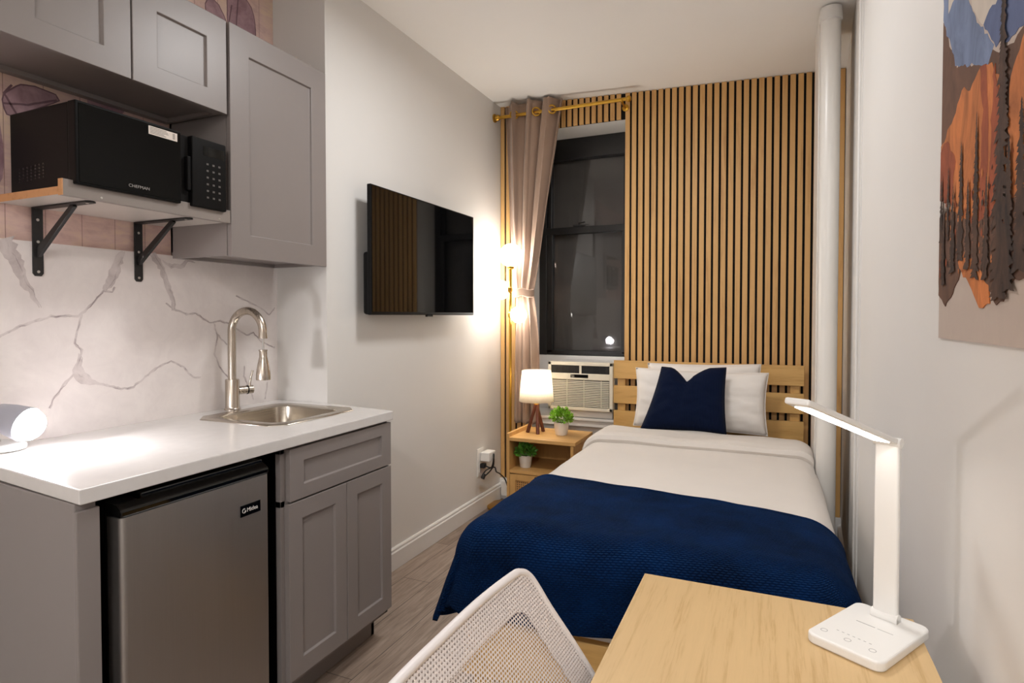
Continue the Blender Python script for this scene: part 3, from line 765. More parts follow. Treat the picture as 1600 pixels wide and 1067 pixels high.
# sink
sk = thing('sink', 'stainless steel drop-in sink in the white countertop', 'sink', (-1.72, 1.725, 0.76))
def sinkloop(x0, x1, y0, y1, r, chamfer=False, n=6):
    pts = []
    for cx, cy, a0 in ((x1-r, y1-r, 0), (x0+r, y1-r, 90), (x0+r, y0+r, 180), (x1-r, y0+r, 270)):
        a = Vector((cx+r*math.cos(R(a0)), cy+r*math.sin(R(a0)))); b = Vector((cx+r*math.cos(R(a0+90)), cy+r*math.sin(R(a0+90))))
        for k in range(n+1):
            t = k/n
            pts.append(tuple(a.lerp(b, t)) if chamfer else (cx+r*math.cos(R(a0+90*t)), cy+r*math.sin(R(a0+90*t))))
    return pts
LP = [(sinkloop(-1.935, -1.515, 1.502, 1.945, 0.05, True), 0.9105), (sinkloop(-1.932, -1.518, 1.505, 1.942, 0.05, True), 0.9135),
      (sinkloop(-1.888, -1.556, 1.548, 1.90, 0.06), 0.9135), (sinkloop(-1.878, -1.566, 1.558, 1.89, 0.055), 0.908),
      (sinkloop(-1.872, -1.572, 1.564, 1.884, 0.055), 0.80), (sinkloop(-1.862, -1.582, 1.574, 1.874, 0.055), 0.775), (sinkloop(-1.83, -1.614, 1.606, 1.842, 0.05), 0.762), (sinkloop(-1.76, -1.69, 1.70, 1.77, 0.03), 0.758)]
mb = MB(); n = len(LP[0][0]); vs = []
for lp, z in LP: vs += [(p[0], p[1], z) for p in lp]
mb.add(vs, [(j*n+k, j*n+(k+1) % n, (j+1)*n+(k+1) % n, (j+1)*n+k) for j in range(len(LP)-1) for k in range(n)] + [tuple((len(LP)-1)*n+k for k in range(n))])
mb.build('basin', M['sink_steel'], sk, smooth=True, solid=0.0012)
mb = MB(); mb.lathe((-1.725, 1.735, 0.7595), [(0.028, 0), (0.028, 0.003), (0.018, 0.0035), (0.016, 0.001)], 24); mb.build('drain', M['chrome'], sk, smooth=True)

# faucet
fx, fy = -1.976, 1.724
fa = thing('faucet', 'brushed nickel gooseneck faucet with its pull-down spray head hanging loose', 'faucet', (fx, fy, 0.910))
mb = MB(); mb.lathe((fx, fy, 0.9105), [(0.031, 0), (0.031, 0.004), (0.0275, 0.007), (0.0265, 0.012), (0.0265, 0.118), (0.025, 0.122), (0.016, 0.122)], 28); mb.build('base', M['nickel'], fa, smooth=True)
mb = MB()
ar = 0.083
ctr = Vector((fx+ar, fy, 1.222))
pth = [Vector((fx, fy, 1.03)), Vector((fx, fy, 1.12)), Vector((fx, fy, 1.20))] + arc3(ctr, ar, 180, 0, (1, 0, 0), (0, 0, 1), 22) + [Vector((fx+2*ar, fy, 1.206))]
mb.tube(pth, 0.0155, 20); mb.lathe((fx+2*ar, fy, 1.198), [(0.0165, 0), (0.0165, 0.012)], 20); mb.build('spout', M['nickel'], fa, smooth=True)
mb = MB(); mb.tube([(fx+2*ar, fy, 1.20), (fx+2*ar+0.001, fy, 1.14)], 0.0035, 10); mb.build('hose', M['chrome'], fa, smooth=True)
mb = MB(); mb.lathe((fx+2*ar+0.001, fy, 1.036), [(0.020, 0), (0.0265, 0.001), (0.0275, 0.006), (0.0265, 0.028), (0.021, 0.062), (0.0155, 0.088), (0.0145, 0.090), (0.0145, 0.112), (0.0165, 0.113), (0.0165, 0.118), (0.008, 0.119)], 28); mb.build('spray_head', M['nickel'], fa, smooth=True)
hd = Vector((0.28, 0.96, 0)).normalized(); hp = Vector((fx, fy, 0.985))
mb = MB(); mb.tube([hp+hd*0.02, hp+hd*0.058], 0.0165, 20); mb.tube([hp+hd*0.062, hp+hd*0.082], 0.0175, 20); hv = mb.build('valve', M['nickel'], fa, smooth=True)
mb = MB(); mb.tube([hp+hd*0.058, hp+hd*0.062], 0.0182, 20); mb.build('seal_ring', M['black_plastic'], hv, smooth=True)
mb = MB(); mb.tube([hp+hd*0.070+Vector((0, 0, 0.015)), hp+hd*0.073+Vector((0.004, 0, 0.05)), hp+hd*0.078+Vector((0.008, 0, 0.078))], [0.0045, 0.004, 0.0045], 10); mb.build('lever', M['nickel'], hv, smooth=True)

# ------------------------------------------------------------------ kitchen: wall units
def wall_cab(name, label, y0, y1, z0, z1, doors, x0=XK+0.003):
    xf = -1.757
    t = thing(name, label, 'cabinet', ((x0+xf)/2, (y0+y1)/2, z0))
    mb = MB()
    mb.box(x0, xf, y0, y0+0.016, z0, z1); mb.box(x0, xf, y1-0.016, y1, z0, z1)
    mb.box(x0, xf, y0, y1, z1-0.016, z1); mb.box(x0, xf, y0+0.016, y1-0.016, z0+0.014, z0+0.03); mb.box(x0, x0+0.012, y0, y1, z0+0.02, z1)
    mb.box(xf-0.03, xf, y0+0.016, y1-0.016, z0, z0+0.03); mb.box(xf-0.01, xf-0.001, y0+0.016, y1-0.016, z0, z1); mb.box(x0, x0+0.03, y0+0.016, y1-0.016, z0, z0+0.03)
    mb.build('carcass', M['cabinet'], t, bev=0.001)
    for a, b, st, bt, tp in doors:
        mb = MB(); shaker(mb, -1.735, a, b, z0-0.004, z1, st, bt, tp); mb.build('door', M['cabinet'], t, bev=0.0015)
    return t
wall_cab('wall_cabinet', 'short two-door grey wall cabinet above the microwave', 0.842, 1.504, 1.986, 2.302, [(0.842, 1.169, 0.078, 0.066, 0.085), (1.174, 1.504, 0.078, 0.066, 0.085)])
wall_cab('wall_cabinet', 'tall single-door grey wall cabinet above the sink', 1.516, 2.002, 1.497, 2.306, [(1.517, 2.001, 0.084, 0.082, 0.090)])

sh = thing('microwave_shelf', 'laminated shelf with raw wood edge holding the microwave', 'shelf', (-1.89, 1.245, 1.608))
mb = MB(); mb.box(XK+0.003, -1.753, 0.979, 1.511, 1.611, 1.632); mb.build('board', M['shelf_white'], sh, bev=0.001)
mb = MB(); mb.box(XK+0.003, -1.753, 0.977, 0.979, 1.611, 1.632); mb.build('raw_board_edge', M['raw_wood'], sh)
mb = MB(); mb.box(-1.753, -1.735, 0.979, 1.513, 1.608, 1.652); fb = mb.build('front_fascia', M['shelf_face'], sh, bev=0.001)
mb = MB(); mb.box(-1.753, -1.735, 0.9765, 0.979, 1.608, 1.652); mb.build('fascia_end', M['raw_wood'], fb)
for k, yy in enumerate((1.02, 1.085, 1.39, 1.455)):
    pass
for yy in (1.078, 1.468):
    mb = MB(); mb.lathe((-1.735, yy, 1.617), [(0.0035, 0), (0.003, 0.0012), (0.001, 0.0015)], 12, axis=(1, 0, 0)); mb.build('screw', M['screw'], fb, smooth=True)

def bracket(yc, label):
    t = thing('shelf_bracket', label, 'bracket', (XK+0.005, yc, 1.40), group='black shelf brackets under the microwave shelf')
    hw = 0.0145
    mb = MB(); z0 = 1.405
    pts = [(yc-hw, 1.609), (yc-hw, z0+0.008), (yc-hw+0.006, z0), (yc+hw-0.006, z0), (yc+hw, z0+0.008), (yc+hw, 1.609)]
    mb.prism(pts, 'x', XS+0.0008, XS+0.0058); mb.build('wall_leg', M['black_metal'], t, bev=0.001)
    mb = MB(); mb.prism([(XS+0.0008, yc-hw), (-1.775, yc-hw), (-1.766, yc-hw*.4), (-1.766, yc+hw*.4), (-1.775, yc+hw), (XS+0.0008, yc+hw)], 'z', 1.6055, 1.6105); mb.build('shelf_leg', M['black_metal'], t, bev=0.001)
    mb = MB(); hw2 = 0.011; mb.prism([(XS+0.004, 1.470), (XS+0.004, 1.486), (-1.862, 1.606), (-1.850, 1.606), (-1.845, 1.60), (XS+0.012, 1.462)], 'y', yc-hw2*.5, yc+hw2*.5); mb.build('brace', M['black_metal'], t, bev=0.001)
    for zz in (1.574, 1.508, 1.418):
        mb = MB(); mb.lathe((XS+0.0055, yc, zz), [(0.0045, 0), (0.004, 0.0014), (0.001, 0.0018)], 12, axis=(1, 0, 0)); mb.build('screw', M['screw'], t, smooth=True)
    mb = MB(); mb.lathe((-1.79, yc, 1.6055), [(0.0045, 0), (0.004, 0.0014), (0.001, 0.0018)], 12, axis=(0, 0, -1)); mb.build('screw', M['screw'], t, smooth=True)
bracket(1.073, 'black steel shelf bracket below the raw wood end of the shelf')
bracket(1.384, 'black steel shelf bracket beside the tall wall cabinet')

mw = thing('microwave', 'black microwave oven with a white paper sticker on the wall shelf', 'microwave', (-1.88, 1.245, 1.633))
mb = MB(); mb.box(-2.03, -1.756, 1.006, 1.486, 1.640, 1.868); cas = mb.build('casing', M['black_plastic'], mw, bev=0.004)
for i in range(5):
    for j in range(6):
        mb_v = None
mb = MB()
for i in range(7):
    for j in range(5):
        mb.lathe((-1.985+i*0.019, 1.0062, 1.668+j*0.009+0.001*i), [(0.0035, 0), (0.0028, 0.0008)], 8, axis=(0, -1, 0))
mb.build('vent_holes', M['black_gloss'], cas)
mb = MB(); mb.box(-1.756, -1.722, 1.004, 1.316, 1.642, 1.868); dr = mb.build('door', M['black_plastic'], mw, bev=0.003)
mb = MB(); mb.box(-1.7225, -1.7205, 1.012, 1.314, 1.648, 1.862); mb.build('door_glass', M['black_glass'], dr, bev=0.0008)
mb = MB(); mb.box(-1.756, -1.742, 1.316, 1.356, 1.644, 1.866); mb.build('handle_recess', M['felt'], mw)
mb = MB(); mb.prism([(-1.744, 1.342), (-1.726, 1.342), (-1.726, 1.356), (-1.744, 1.356)], 'z', 1.69, 1.80); mb.build('door_handle', M['black_plastic'], mw, bev=0.003)
mb = MB(); mb.box(-1.756, -1.722, 1.356, 1.487, 1.642, 1.868); cp = mb.build('control_panel', M['black_plastic'], mw, bev=0.003)
mb = MB(); mb.box(-1.7225, -1.7212, 1.398, 1.477, 1.815, 1.845); mb.build('display', M['black_gloss'], cp)
for r_ in range(6):
    for c_ in range(3):
        mb = MB(); mb.box(-1.7225, -1.7214, 1.409+c_*0.023, 1.417+c_*0.023, 1.785-r_*0.022, 1.791-r_*0.022); mb.build('key', M['key_grey'], cp)
mb = MB(); mb.box(-1.7206, -1.7200, 1.209, 1.303, 1.832, 1.857); st = mb.build('sticker', M['paper'], dr)
mb = MB()
for k, (a, b) in enumerate(((0.004, 0.058), (0.004, 0.062), (0.004, 0.064), (0.004, 0.05), (0.004, 0.056))):
    mb.box(-1.7201, -1.7198, 1.209+a, 1.209+b, 1.8525-k*0.0042, 1.8540-k*0.0042)
for k in range(5): mb.box(-1.7201, -1.7198, 1.287, 1.295, 1.837+k*0.0035, 1.8388+k*0.0035)
mb.build('sticker_print', M['ink'], st)
letters('door_lettering', 'CHEFMAN', 0.0125, M['logo_grey'], (-1.7204, 1.146, 1.662), (0, 1, 0), (0, 0, 1), dr, 0.0003, xs=1.12)

# ------------------------------------------------------------------ puck lamp on the counter
pk = thing('puck_lamp', 'small white lamp with a glowing round head on the counter', 'lamp', (-1.955, 0.94, 0.910))
mb = MB(); mb.lathe((-1.955, 0.94, 0.9103), [(0.040, 0), (0.050, 0.004), (0.052, 0.012), (0.048, 0.022), (0.038, 0.026), (0.01, 0.027)], 32); mb.build('base', M['plastic_white'], pk, smooth=True)
hc = Vector((-1.858, 0.950, 0.988)); hn = Vector((0.88, 0.34, -0.28)).normalized()
hb = hc - hn*0.05
mb = MB(); mb.tube([(-1.957, 0.93, 0.93), (-1.957, 0.925, 0.975), hb-hn*0.03], 0.006, 12); mb.build('stem', M['plastic_white'], pk, smooth=True)
mb = MB(); mb.lathe(hc, [(0.022, -0.10), (0.034, -0.085), (0.042, -0.05), (0.047, -0.012), (0.047, -0.002), (0.044, -0.002), (0.042, -0.01)], 36, axis=hn, close=False); mb.lathe(hc, [(0.001, -0.101), (0.022, -0.10)], 36, axis=hn, close=False)
mb.build('head', M['lamp_grey'], pk, smooth=True)
mb = MB(); mb.lathe(hc, [(0.0435, -0.004), (0.0430, 0.006), (0.0385, 0.018), (0.030, 0.027), (0.017, 0.034), (0.0005, 0.0365)], 36, axis=hn, close=False); mb.build('light_dome', M['puck'], pk, smooth=True)
q = Vector((0, 0, -1)).rotation_difference(hn).to_euler()
lamp('puck_beam', 'SPOT', hc+hn*0.040, 7.5, COOL, 0.028, q, spot_size=R(164), spot_blend=0.18)

# ------------------------------------------------------------------ floor lamp
fl = thing('floor_lamp', 'brass floor lamp with three glowing globes beside the curtain', 'lamp', (-1.628, 3.61, 0))
mb = MB(); mb.lathe((-1.628, 3.61, 0), [(0.122, 0), (0.124, 0.004), (0.124, 0.016), (0.118, 0.021), (0.02, 0.022)], 40); mb.build('base', M['brass'], fl, smooth=True)
mb = MB(); mb.tube([(-1.593, 3.61, 0.02), (-1.593, 3.61, 1.612)], 0.0095, 16); mb.build('pole', M['brass'], fl, smooth=True)
px_, py_ = -1.593, 3.61
for nm, c, r, d in (('globe', (-1.590, 3.61, 1.687), 0.076, (0, 0, 1)), ('globe', (-1.662, 3.605, 1.459), 0.064, (-1, 0, 0)), ('globe', (-1.530, 3.602, 1.293), 0.054, (1, 0, 0))):
    mb = MB(); mb.sphere(c, r, 40); mb.build(nm, M['globe'], fl, smooth=True)
    dv = Vector(d); s0 = Vector(c)-dv*(r+0.014)
    mb = MB(); mb.lathe(s0-dv*0.004, [(0.012, 0), (0.022, 0.006), (0.024, 0.020), (0.018, 0.024)], 20, axis=d)
    if d[2] == 0: mb.tube([(px_, py_, c[2]), s0], 0.008, 10)
    mb.build('socket', M['brass'], fl, smooth=True)

# ------------------------------------------------------------------ nightstand with lamp and plants
NX0, NX1, NY0, NY1, NZ = -1.468, -1.036, 3.272, 3.640, 0.553
ns = thing('nightstand', 'light oak nightstand with open shelf and cane drawer beside the bed', 'nightstand', ((NX0+NX1)/2, (NY0+NY1)/2, 0))
mb = MB(); mb.box(NX0+0.016, NX1, NY0, NY1, NZ-0.022, NZ); mb.build('top', M['stand_wood'], ns, bev=0.002)
mb = MB(); mb.box(NX0, NX0+0.018, NY0, NY1, 0.0, NZ+0.024); mb.build('side_panel', M['stand_wood_z'], ns, bev=0.002)
mb = MB(); mb.box(NX1-0.03, NX1-0.012, NY0+0.004, NY1, 0.0, NZ-0.022); mb.build('side_panel', M['stand_wood_z'], ns, bev=0.002)
mb = MB(); mb.box(NX0+0.018, NX1-0.03, NY1-0.012, NY1, 0.04, NZ-0.022); mb.build('back_panel', M['stand_wood_z'], ns)
mb = MB(); mb.box(NX0+0.018, NX1-0.03, NY0+0.004, NY1-0.012, 0.336, 0.356); mb.build('shelf', M['stand_wood'], ns, bev=0.001)
mb = MB(); mb.box(NX0+0.018, NX1-0.03, NY0+0.004, NY1-0.012, 0.05, 0.068); mb.build('bottom_panel', M['stand_wood'], ns, bev=0.001)
DX0, DX1, DZ0, DZ1 = NX0+0.021, NX1-0.033, 0.075, 0.332
mb = MB()
mb.box(DX0, DX0+0.036, NY0-0.002, NY0+0.016, DZ0, DZ1); mb.box(DX1-0.036, DX1, NY0-0.002, NY0+0.016, DZ0, DZ1)
mb.box(DX0, DX1, NY0-0.001, NY0+0.016, DZ1-0.036, DZ1); mb.box(DX0, DX1, NY0-0.001, NY0+0.016, DZ0, DZ0+0.036)
dd = mb.build('drawer', M['stand_wood_z'], ns, bev=0.001)
mb = MB(); mb.box(DX0+0.034, DX1-0.034, NY0+0.010, NY0+0.012, DZ0+0.034, DZ1-0.034, 1)
k = DX0+0.036
while k < DX1-0.036:
    mb.box(k, k+0.0028, NY0+0.0065, NY0+0.0085, DZ0+0.034, DZ1-0.034); mb.box(k+0.0042, k+0.0070, NY0+0.0065, NY0+0.0085, DZ0+0.034, DZ1-0.034); k += 0.0135
k = DZ0+0.036
while k < DZ1-0.036:
    mb.box(DX0+0.034, DX1-0.034, NY0+0.0055, NY0+0.0075, k, k+0.0028); mb.box(DX0+0.034, DX1-0.034, NY0+0.0055, NY0+0.0075, k+0.0042, k+0.007); k += 0.0135
mb.build('cane_inset', [M['cane'], M['cane_dark']], dd)
mb = MB(); mb.prism(rrect(-1.285, -1.225, DZ1-0.013, DZ1-0.003, 0.0045, 4), 'y', NY0-0.006, NY0-0.0015); mb.build('drawer_pull', M['black_metal'], dd)

tl = thing('table_lamp', 'tripod table lamp with white drum shade glowing on the nightstand', 'lamp', (-1.352, 3.470, NZ))
lc = Vector((-1.352, 3.470, 0))
mb = MB(); mb.lathe((lc.x, lc.y, 0.752), [(0.109, 0), (0.0905, 0.192)], 48, close=False); mb.build('shade', M['shade'], tl, smooth=True, solid=0.0015)
for an in (200, 300, 60):
    a = R(an); ft = lc + Vector((0.056*math.cos(a), 0.056*math.sin(a), NZ+0.001)); tp = lc + Vector((0.006*math.cos(a+0.9), 0.006*math.sin(a+0.9), 0.732))
    mb = MB(); mb.tube([ft, tp], [0.0115, 0.0105], 14); mb.build('leg', M['walnut'], tl, smooth=True)
mb = MB(); mb.tube([(lc.x, lc.y, 0.72), (lc.x, lc.y, 0.80)], 0.012, 14); mb.lathe((lc.x, lc.y, 0.73), [(0.016, 0), (0.018, 0.004), (0.013, 0.014)], 16); mb.build('socket', M['brass'], tl, smooth=True)
mb = MB(); mb.sphere((lc.x, lc.y, 0.842), 0.024, 20); mb.build('bulb', M['bulb'], tl, smooth=True)
mb = MB(); mb.tube([(lc.x-0.01, lc.y-0.109, 0.762), (lc.x-0.01, lc.y-0.109, 0.755)], 0.001, 5); 
lamp('table_lamp_bulb', 'POINT', (lc.x, lc.y, 0.872), 2.6, WARM, 0.025)

def plant(name, label, c, potr, poth, fol_r, fol_h, mat, seed):
    t = thing(name, label, 'plant', c, group=None)
    c = Vector(c); rnd = random.Random(seed)
    mb = MB(); mb.lathe(c, [(potr*0.74, 0.0005), (potr*0.78, 0.003), (potr, poth-0.002), (potr, poth), (potr*0.9, poth), (potr*0.88, poth-0.01), (0.001, poth-0.01)], 28, close=False)
    mb.lathe(c, [(0.0005, 0.0005), (potr*0.74, 0.0005)], 28, close=False)
    mb.build('pot', M['pot'], t, smooth=True)
    mb = MB(); mb.lathe(c+Vector((0, 0, poth-0.009)), [(potr*0.87, 0), (potr*0.5, 0.004), (0.001, 0.006)], 16, close=False); mb.build('soil', M['soil'], t, smooth=True)
    mb = MB(); ctr = c+Vector((0, 0, poth+fol_h*0.22))
    for k in range(300):
        th = rnd.uniform(0, 2*PI); u = rnd.uniform(-0.25, 1.0); s = math.sqrt(max(0, 1-u*u)); rr = rnd.uniform(0.45, 1.0)
        d = Vector((s*math.cos(th), s*math.sin(th), u)); p = ctr + Vector((d.x*fol_r*rr, d.y*fol_r*rr, d.z*fol_h*0.78*rr))
        dn = (d + Vector((rnd.uniform(-.5, .5), rnd.uniform(-.5, .5), rnd.uniform(-.2, .6)))).normalized()
        sd = dn.cross(Vector((rnd.uniform(-1, 1), rnd.uniform(-1, 1), rnd.uniform(-1, 1)))).normalized(); up = sd.cross(dn)
        L = rnd.uniform(0.018, 0.030); W = L*0.38
        mb.add([p, p+dn*L*.45+sd*W+up*0.002, p+dn*L-up*0.003, p+dn*L*.45-sd*W+up*0.002, p+dn*L*.5-up*0.002], [(0, 1, 4), (1, 2, 4), (2, 3, 4), (3, 0, 4)])
    for k in range(10):
        th = 2*PI*k/10; mb.tube([c+Vector((0, 0, poth-0.008)), ctr+Vector((0.6*fol_r*math.cos(th), 0.6*fol_r*math.sin(th), fol_h*0.3))], 0.0012, 5)
    mb.build('foliage', mat, t, recalc=False)
    return t
plant('potted_plant', 'bright green potted plant on top of the nightstand', (-1.187, 3.470, NZ), 0.047, 0.080, 0.064, 0.085, M['leaf'], 5)
plant('potted_plant', 'darker green potted plant on the open nightstand shelf', (-1.385, 3.370, 0.356), 0.043, 0.076, 0.060, 0.068, M['leaf_deep'], 9)

# crumpled cloth on the end of the sill
mb = MB()
def blob(u, v):
    a = 2*PI*u; b = PI*v
    d = Vector((math.sin(b)*math.cos(a), math.sin(b)*math.sin(a), math.cos(b)))
    r = 1+0.35*mnoise.noise(d*2.2)+0.2*mnoise.noise(d*5)
    return Vector((-1.515, 3.765, 0.640)) + Vector((d.x*0.055*r, d.y*0.02*r, d.z*0.022*r))
mb.grid(blob, 30, 18); tag(mb.build('crumpled_cloth', M['sheet'], smooth=True), 'small crumpled white cloth on the window sill end behind the nightstand', 'cloth')

# ------------------------------------------------------------------ outlet and cords
ol = thing('wall_outlet', 'white wall outlet low on the left wall under the television', 'outlet', (XL, 3.475, 0.255))
mb = MB(); mb.box(XL, XL+0.006, 3.430, 3.520, 0.235, 0.418); mb.build('cover_plate', M['plastic_white'], ol, bev=0.003)
mb = MB(); mb.box(XL+0.006, XL+0.010, 3.452, 3.498, 0.262, 0.318); mb.box(XL+0.006, XL+0.010, 3.452, 3.498, 0.335, 0.391); mb.build('socket_face', M['white_trim'], ol, bev=0.002)
ad = thing('plug_adapter', 'white plug-in adapter in the outlet', 'adapter', (XL+0.04, 3.49, 0.335))
mb = MB(); mb.box(XL+0.0105, XL+0.075, 3.462, 3.56, 0.335, 0.395); mb.build('body', M['plastic_white'], ad, bev=0.006)
cd = thing('power_cord', 'black power plug and cord bunched at the wall outlet', 'cord', (XL+0.03, 3.46, 0.28))
mb = MB(); mb.box(XL+0.0105, XL+0.045, 3.452, 3.488, 0.292, 0.322); mb.build('plug', M['cord'], cd, bev=0.006)
mb = MB(); pts = []
ctrl = [(XL+0.045, 3.47, 0.306), (XL+0.085, 3.475, 0.30), (XL+0.095, 3.49, 0.36), (XL+0.08, 3.52, 0.375), (XL+0.085, 3.50, 0.30), (XL+0.05, 3.45, 0.245), (XL+0.035, 3.43, 0.24), (XL+0.06, 3.45, 0.285), (XL+0.085, 3.52, 0.29), (XL+0.07, 3.58, 0.245), (XL+0.06, 3.66, 0.21), (XL+0.07, 3.72, 0.16), (XL+0.08, 3.745, 0.10)]
def catmull(c, n=8):
    c = [Vector(p) for p in c]; out = []
    for i in range(len(c)-1):
        p0, p1, p2, p3 = c[max(0, i-1)], c[i], c[i+1], c[min(len(c)-1, i+2)]
        for k in range(n):
            t = k/n
            out.append(0.5*((2*p1)+(p2-p0)*t+(2*p0-5*p1+4*p2-p3)*t*t+(3*p1-p0-3*p2+p3)*t**3))
    out.append(c[-1]); return out
mb.tube(catmull(ctrl), 0.0045, 8); mb.build('cable', M['cord'], cd, smooth=True)
mb = MB(); mb.tube([(XL+0.052, 3.44, 0.262), (XL+0.045, 3.425, 0.232)], 0.012, 10); mb.build('cable_bundle', M['cord'], cd, smooth=True)
sbx = thing('junction_box', 'small white surface box on the wall corner behind the floor lamp', 'box', (-1.70, 3.775, 0.03))
mb = MB(); mb.box(-1.728, -1.655, 3.752, 3.781, 0.03, 0.135); mb.build('body', M['plastic_white'], sbx, bev=0.004)

# ------------------------------------------------------------------ bed
BX0, BX1, BY0, BY1 = -0.925, 0.168, 1.62, 3.775
bf = thing('bed_frame', 'honey wood bed frame with slatted headboard against the slat wall', 'bed', ((BX0+BX1)/2, (BY0+BY1)/2, 0))
for z0, z1 in ((0.888, 1.003), (0.730, 0.843), (0.572, 0.684), (0.414, 0.526)):
    mb = MB(); mb.box(BX0, BX1, BY1-0.045, BY1-0.022, z0, z1); mb.build('headboard_board', M['bed_wood'], bf, bev=0.002)
for xx in (BX0+0.02, BX1-0.072):
    mb = MB(); mb.box(xx, xx+0.05, BY1-0.022, BY1+0.005, 0.0, 0.985); mb.build('headboard_post', M['bed_wood_z'], bf, bev=0.002)
mb = MB(); mb.box(BX0+0.03, BX1-0.03, BY0+0.03, BY0+0.055, 0.15, 0.335); mb.build('foot_rail', M['bed_wood'], bf, bev=0.003)
for xx in (BX0+0.03, BX1-0.055):
    mb = MB(); mb.box(xx, xx+0.025, BY0+0.055, BY1-0.045, 0.15, 0.335); mb.build('side_rail', M['bed_wood_y'], bf, bev=0.003)
for xx in (BX0+0.055, BX1-0.125):
    for yy in (BY0+0.055, BY1-0.13):
        mb = MB(); mb.box(xx, xx+0.07, yy, yy+0.07, 0.0, 0.335); mb.build('leg', M['bed_wood_z'], bf, bev=0.004)
mb = MB(); mb.box(BX0+0.055, BX1-0.055, BY0+0.055, BY1-0.05, 0.315, 0.345); mb.build('slat_base', M['bed_wood'], bf)
mb = MB(); mb.prism(rrect(BX0+0.05, BX1-0.045, BY0+0.03, BY1-0.05, 0.06), 'z', 0.347, 0.575)
tag(mb.build('mattress', M['sheet'], bev=0.03, smooth=True, seg=4), 'white mattress under the bedding on the bed frame', 'mattress')

def drape(x0, x1, yfoot, r, zt, hangL, hangR, hangF, yhead_fn, flare, seed, wave=0.006):
    """cloth over the mattress: returns fn(u,v); u across (left hem to right hem), v from the head edge to the foot hem"""
    cx0, cx1, cy = x0+r, x1-r, yfoot+r
    arcl = r*PI/2
    W = cx1-cx0; TL = arcl + hangL - r; TR = arcl + hangR - r; TF = arcl + hangF - r
    tot = TL+W+TR
    def fn(u, v):
        a = -TL + u*tot
        xx = cx0 + min(max(a, 0), W)
        yh = yhead_fn(xx)
        L = (yh-cy)+TF; b = v*L
        yy = yh - min(b, yh-cy); db = max(0, b-(yh-cy)); da = (a if a < 0 else (a-W if a > W else 0))
        p = 7.0
        D = (abs(da)**p+db**p)**(1/p)
        if D > 1e-6:
            nx, ny = da/max(1e-9, math.hypot(da, db)), -db/max(1e-9, math.hypot(da, db))
            D *= 1-0.10*(2*abs(nx*ny))**3
            if D < arcl: h = r*math.sin(D/r); dz = r*(1-math.cos(D/r))
            else: h = r + flare*(D-arcl)*(1+13*abs(nx*ny)); dz = r + (D-arcl)*0.99
            s = a*7 + b*5
            h += wave*min(1, D/arcl)*math.sin((yy*9 if abs(nx) > abs(ny) else xx*8)+seed)*1.5*min(1, max(0, D-arcl*0.6)/0.15)
            pos = Vector((xx+nx*h, yy+ny*h, zt-dz))
        else: pos = Vector((xx, yy, zt))
        nz = mnoise.noise(Vector((pos.x*3.1, pos.y*3.1, seed)))*wave*0.9 + mnoise.noise(Vector((pos.x*8, pos.y*8, seed+5)))*wave*0.4
        pos.z += nz
        if pos.y > 2.80: pos.x = min(pos.x, 0.212 - 0.034*min(1, (pos.y-2.80)/0.15))
        return pos
    return fn, tot

# white duvet, then its folded-back top, then the blanket
df, dtot = drape(-0.915, 0.198, 1.622, 0.092, 0.618, 0.24, 0.24, 0.250, lambda x: 3.20, 0.03, 2.0, 0.005)
mb = MB(); mb.grid(df, 110, 150, uvfn=lambda u, v: (u*dtot, v*2))
dv = mb.build('duvet', M['sheet'], smooth=True, solid=0.010); tag(dv, 'white duvet with its top folded back across the bed', 'duvet')
def fold(u, v):
    # a rolled band lying across the duvet: u across, v around from the lower front edge over to the back
    p = df(0.055+0.89*u, 0.0); base = Vector((p.x, p.y, p.z))
    prof = [(-0.150, 0.004), (-0.156, 0.020), (-0.145, 0.040), (-0.10, 0.052), (0.0, 0.050), (0.10, 0.044), (0.17, 0.034), (0.22, 0.010)]
    f = v*(len(prof)-1); i = min(int(f), len(prof)-2); t = f-i
    dy = prof[i][0]*(1-t)+prof[i+1][0]*t; dz = prof[i][1]*(1-t)+prof[i+1][1]*t
    e = min(u, 1-u); out = Vector((0, 0, 1))
    x = base.x; s = 0
    if base.x < -0.88: s = min(1, (-0.88-base.x)/0.075); out = Vector((-s, 0, math.sqrt(max(0, 1-s*s))))
    if base.x > 0.15: s = min(1, (base.x-0.15)/0.075); out = Vector((s*0.1, 0, math.sqrt(max(0, 1-s*s))))
    wob = 0.010*mnoise.noise(Vector((u*7, 0, 3)))
    return base + Vector((0, dy+wob, 0)) + out*dz*(0.9+0.25*mnoise.noise(Vector((u*6, v*3, 9)))) + Vector((0, 0, 0.002))
mb = MB(); mb.grid(fold, 110, 42)
mb.build('turned_back_edge', M['sheet'], dv, smooth=True, solid=0.006)

bfn, btot = drape(-0.928, 0.212, 1.602, 0.115, 0.636, 0.33, 0.28, 0.272, lambda x: 2.27 - 0.19*(x+0.88), 0.05, 6.0, 0.011)
def blk(u, v):
    p = bfn(u, v)
    p = Vector(p)
    # thick rolled edge at the head side
    e = math.exp(-(v/0.012)**2)
    if p.z < 0.55 and p.y < 1.66: p.z += 0.045*max(0, min(1, (p.x+0.9)/0.5))*(0.55-p.z)/0.22
    p.z += 0.004*e
    return p
mb = MB(); mb.grid(blk, 170, 150, uvfn=lambda u, v: (u*btot, v*1.2))
bl = mb.build('blanket', M['blanket'], smooth=True, solid=0.016); tag(bl, 'navy blue plush blanket spread over the foot of the bed', 'blanket')

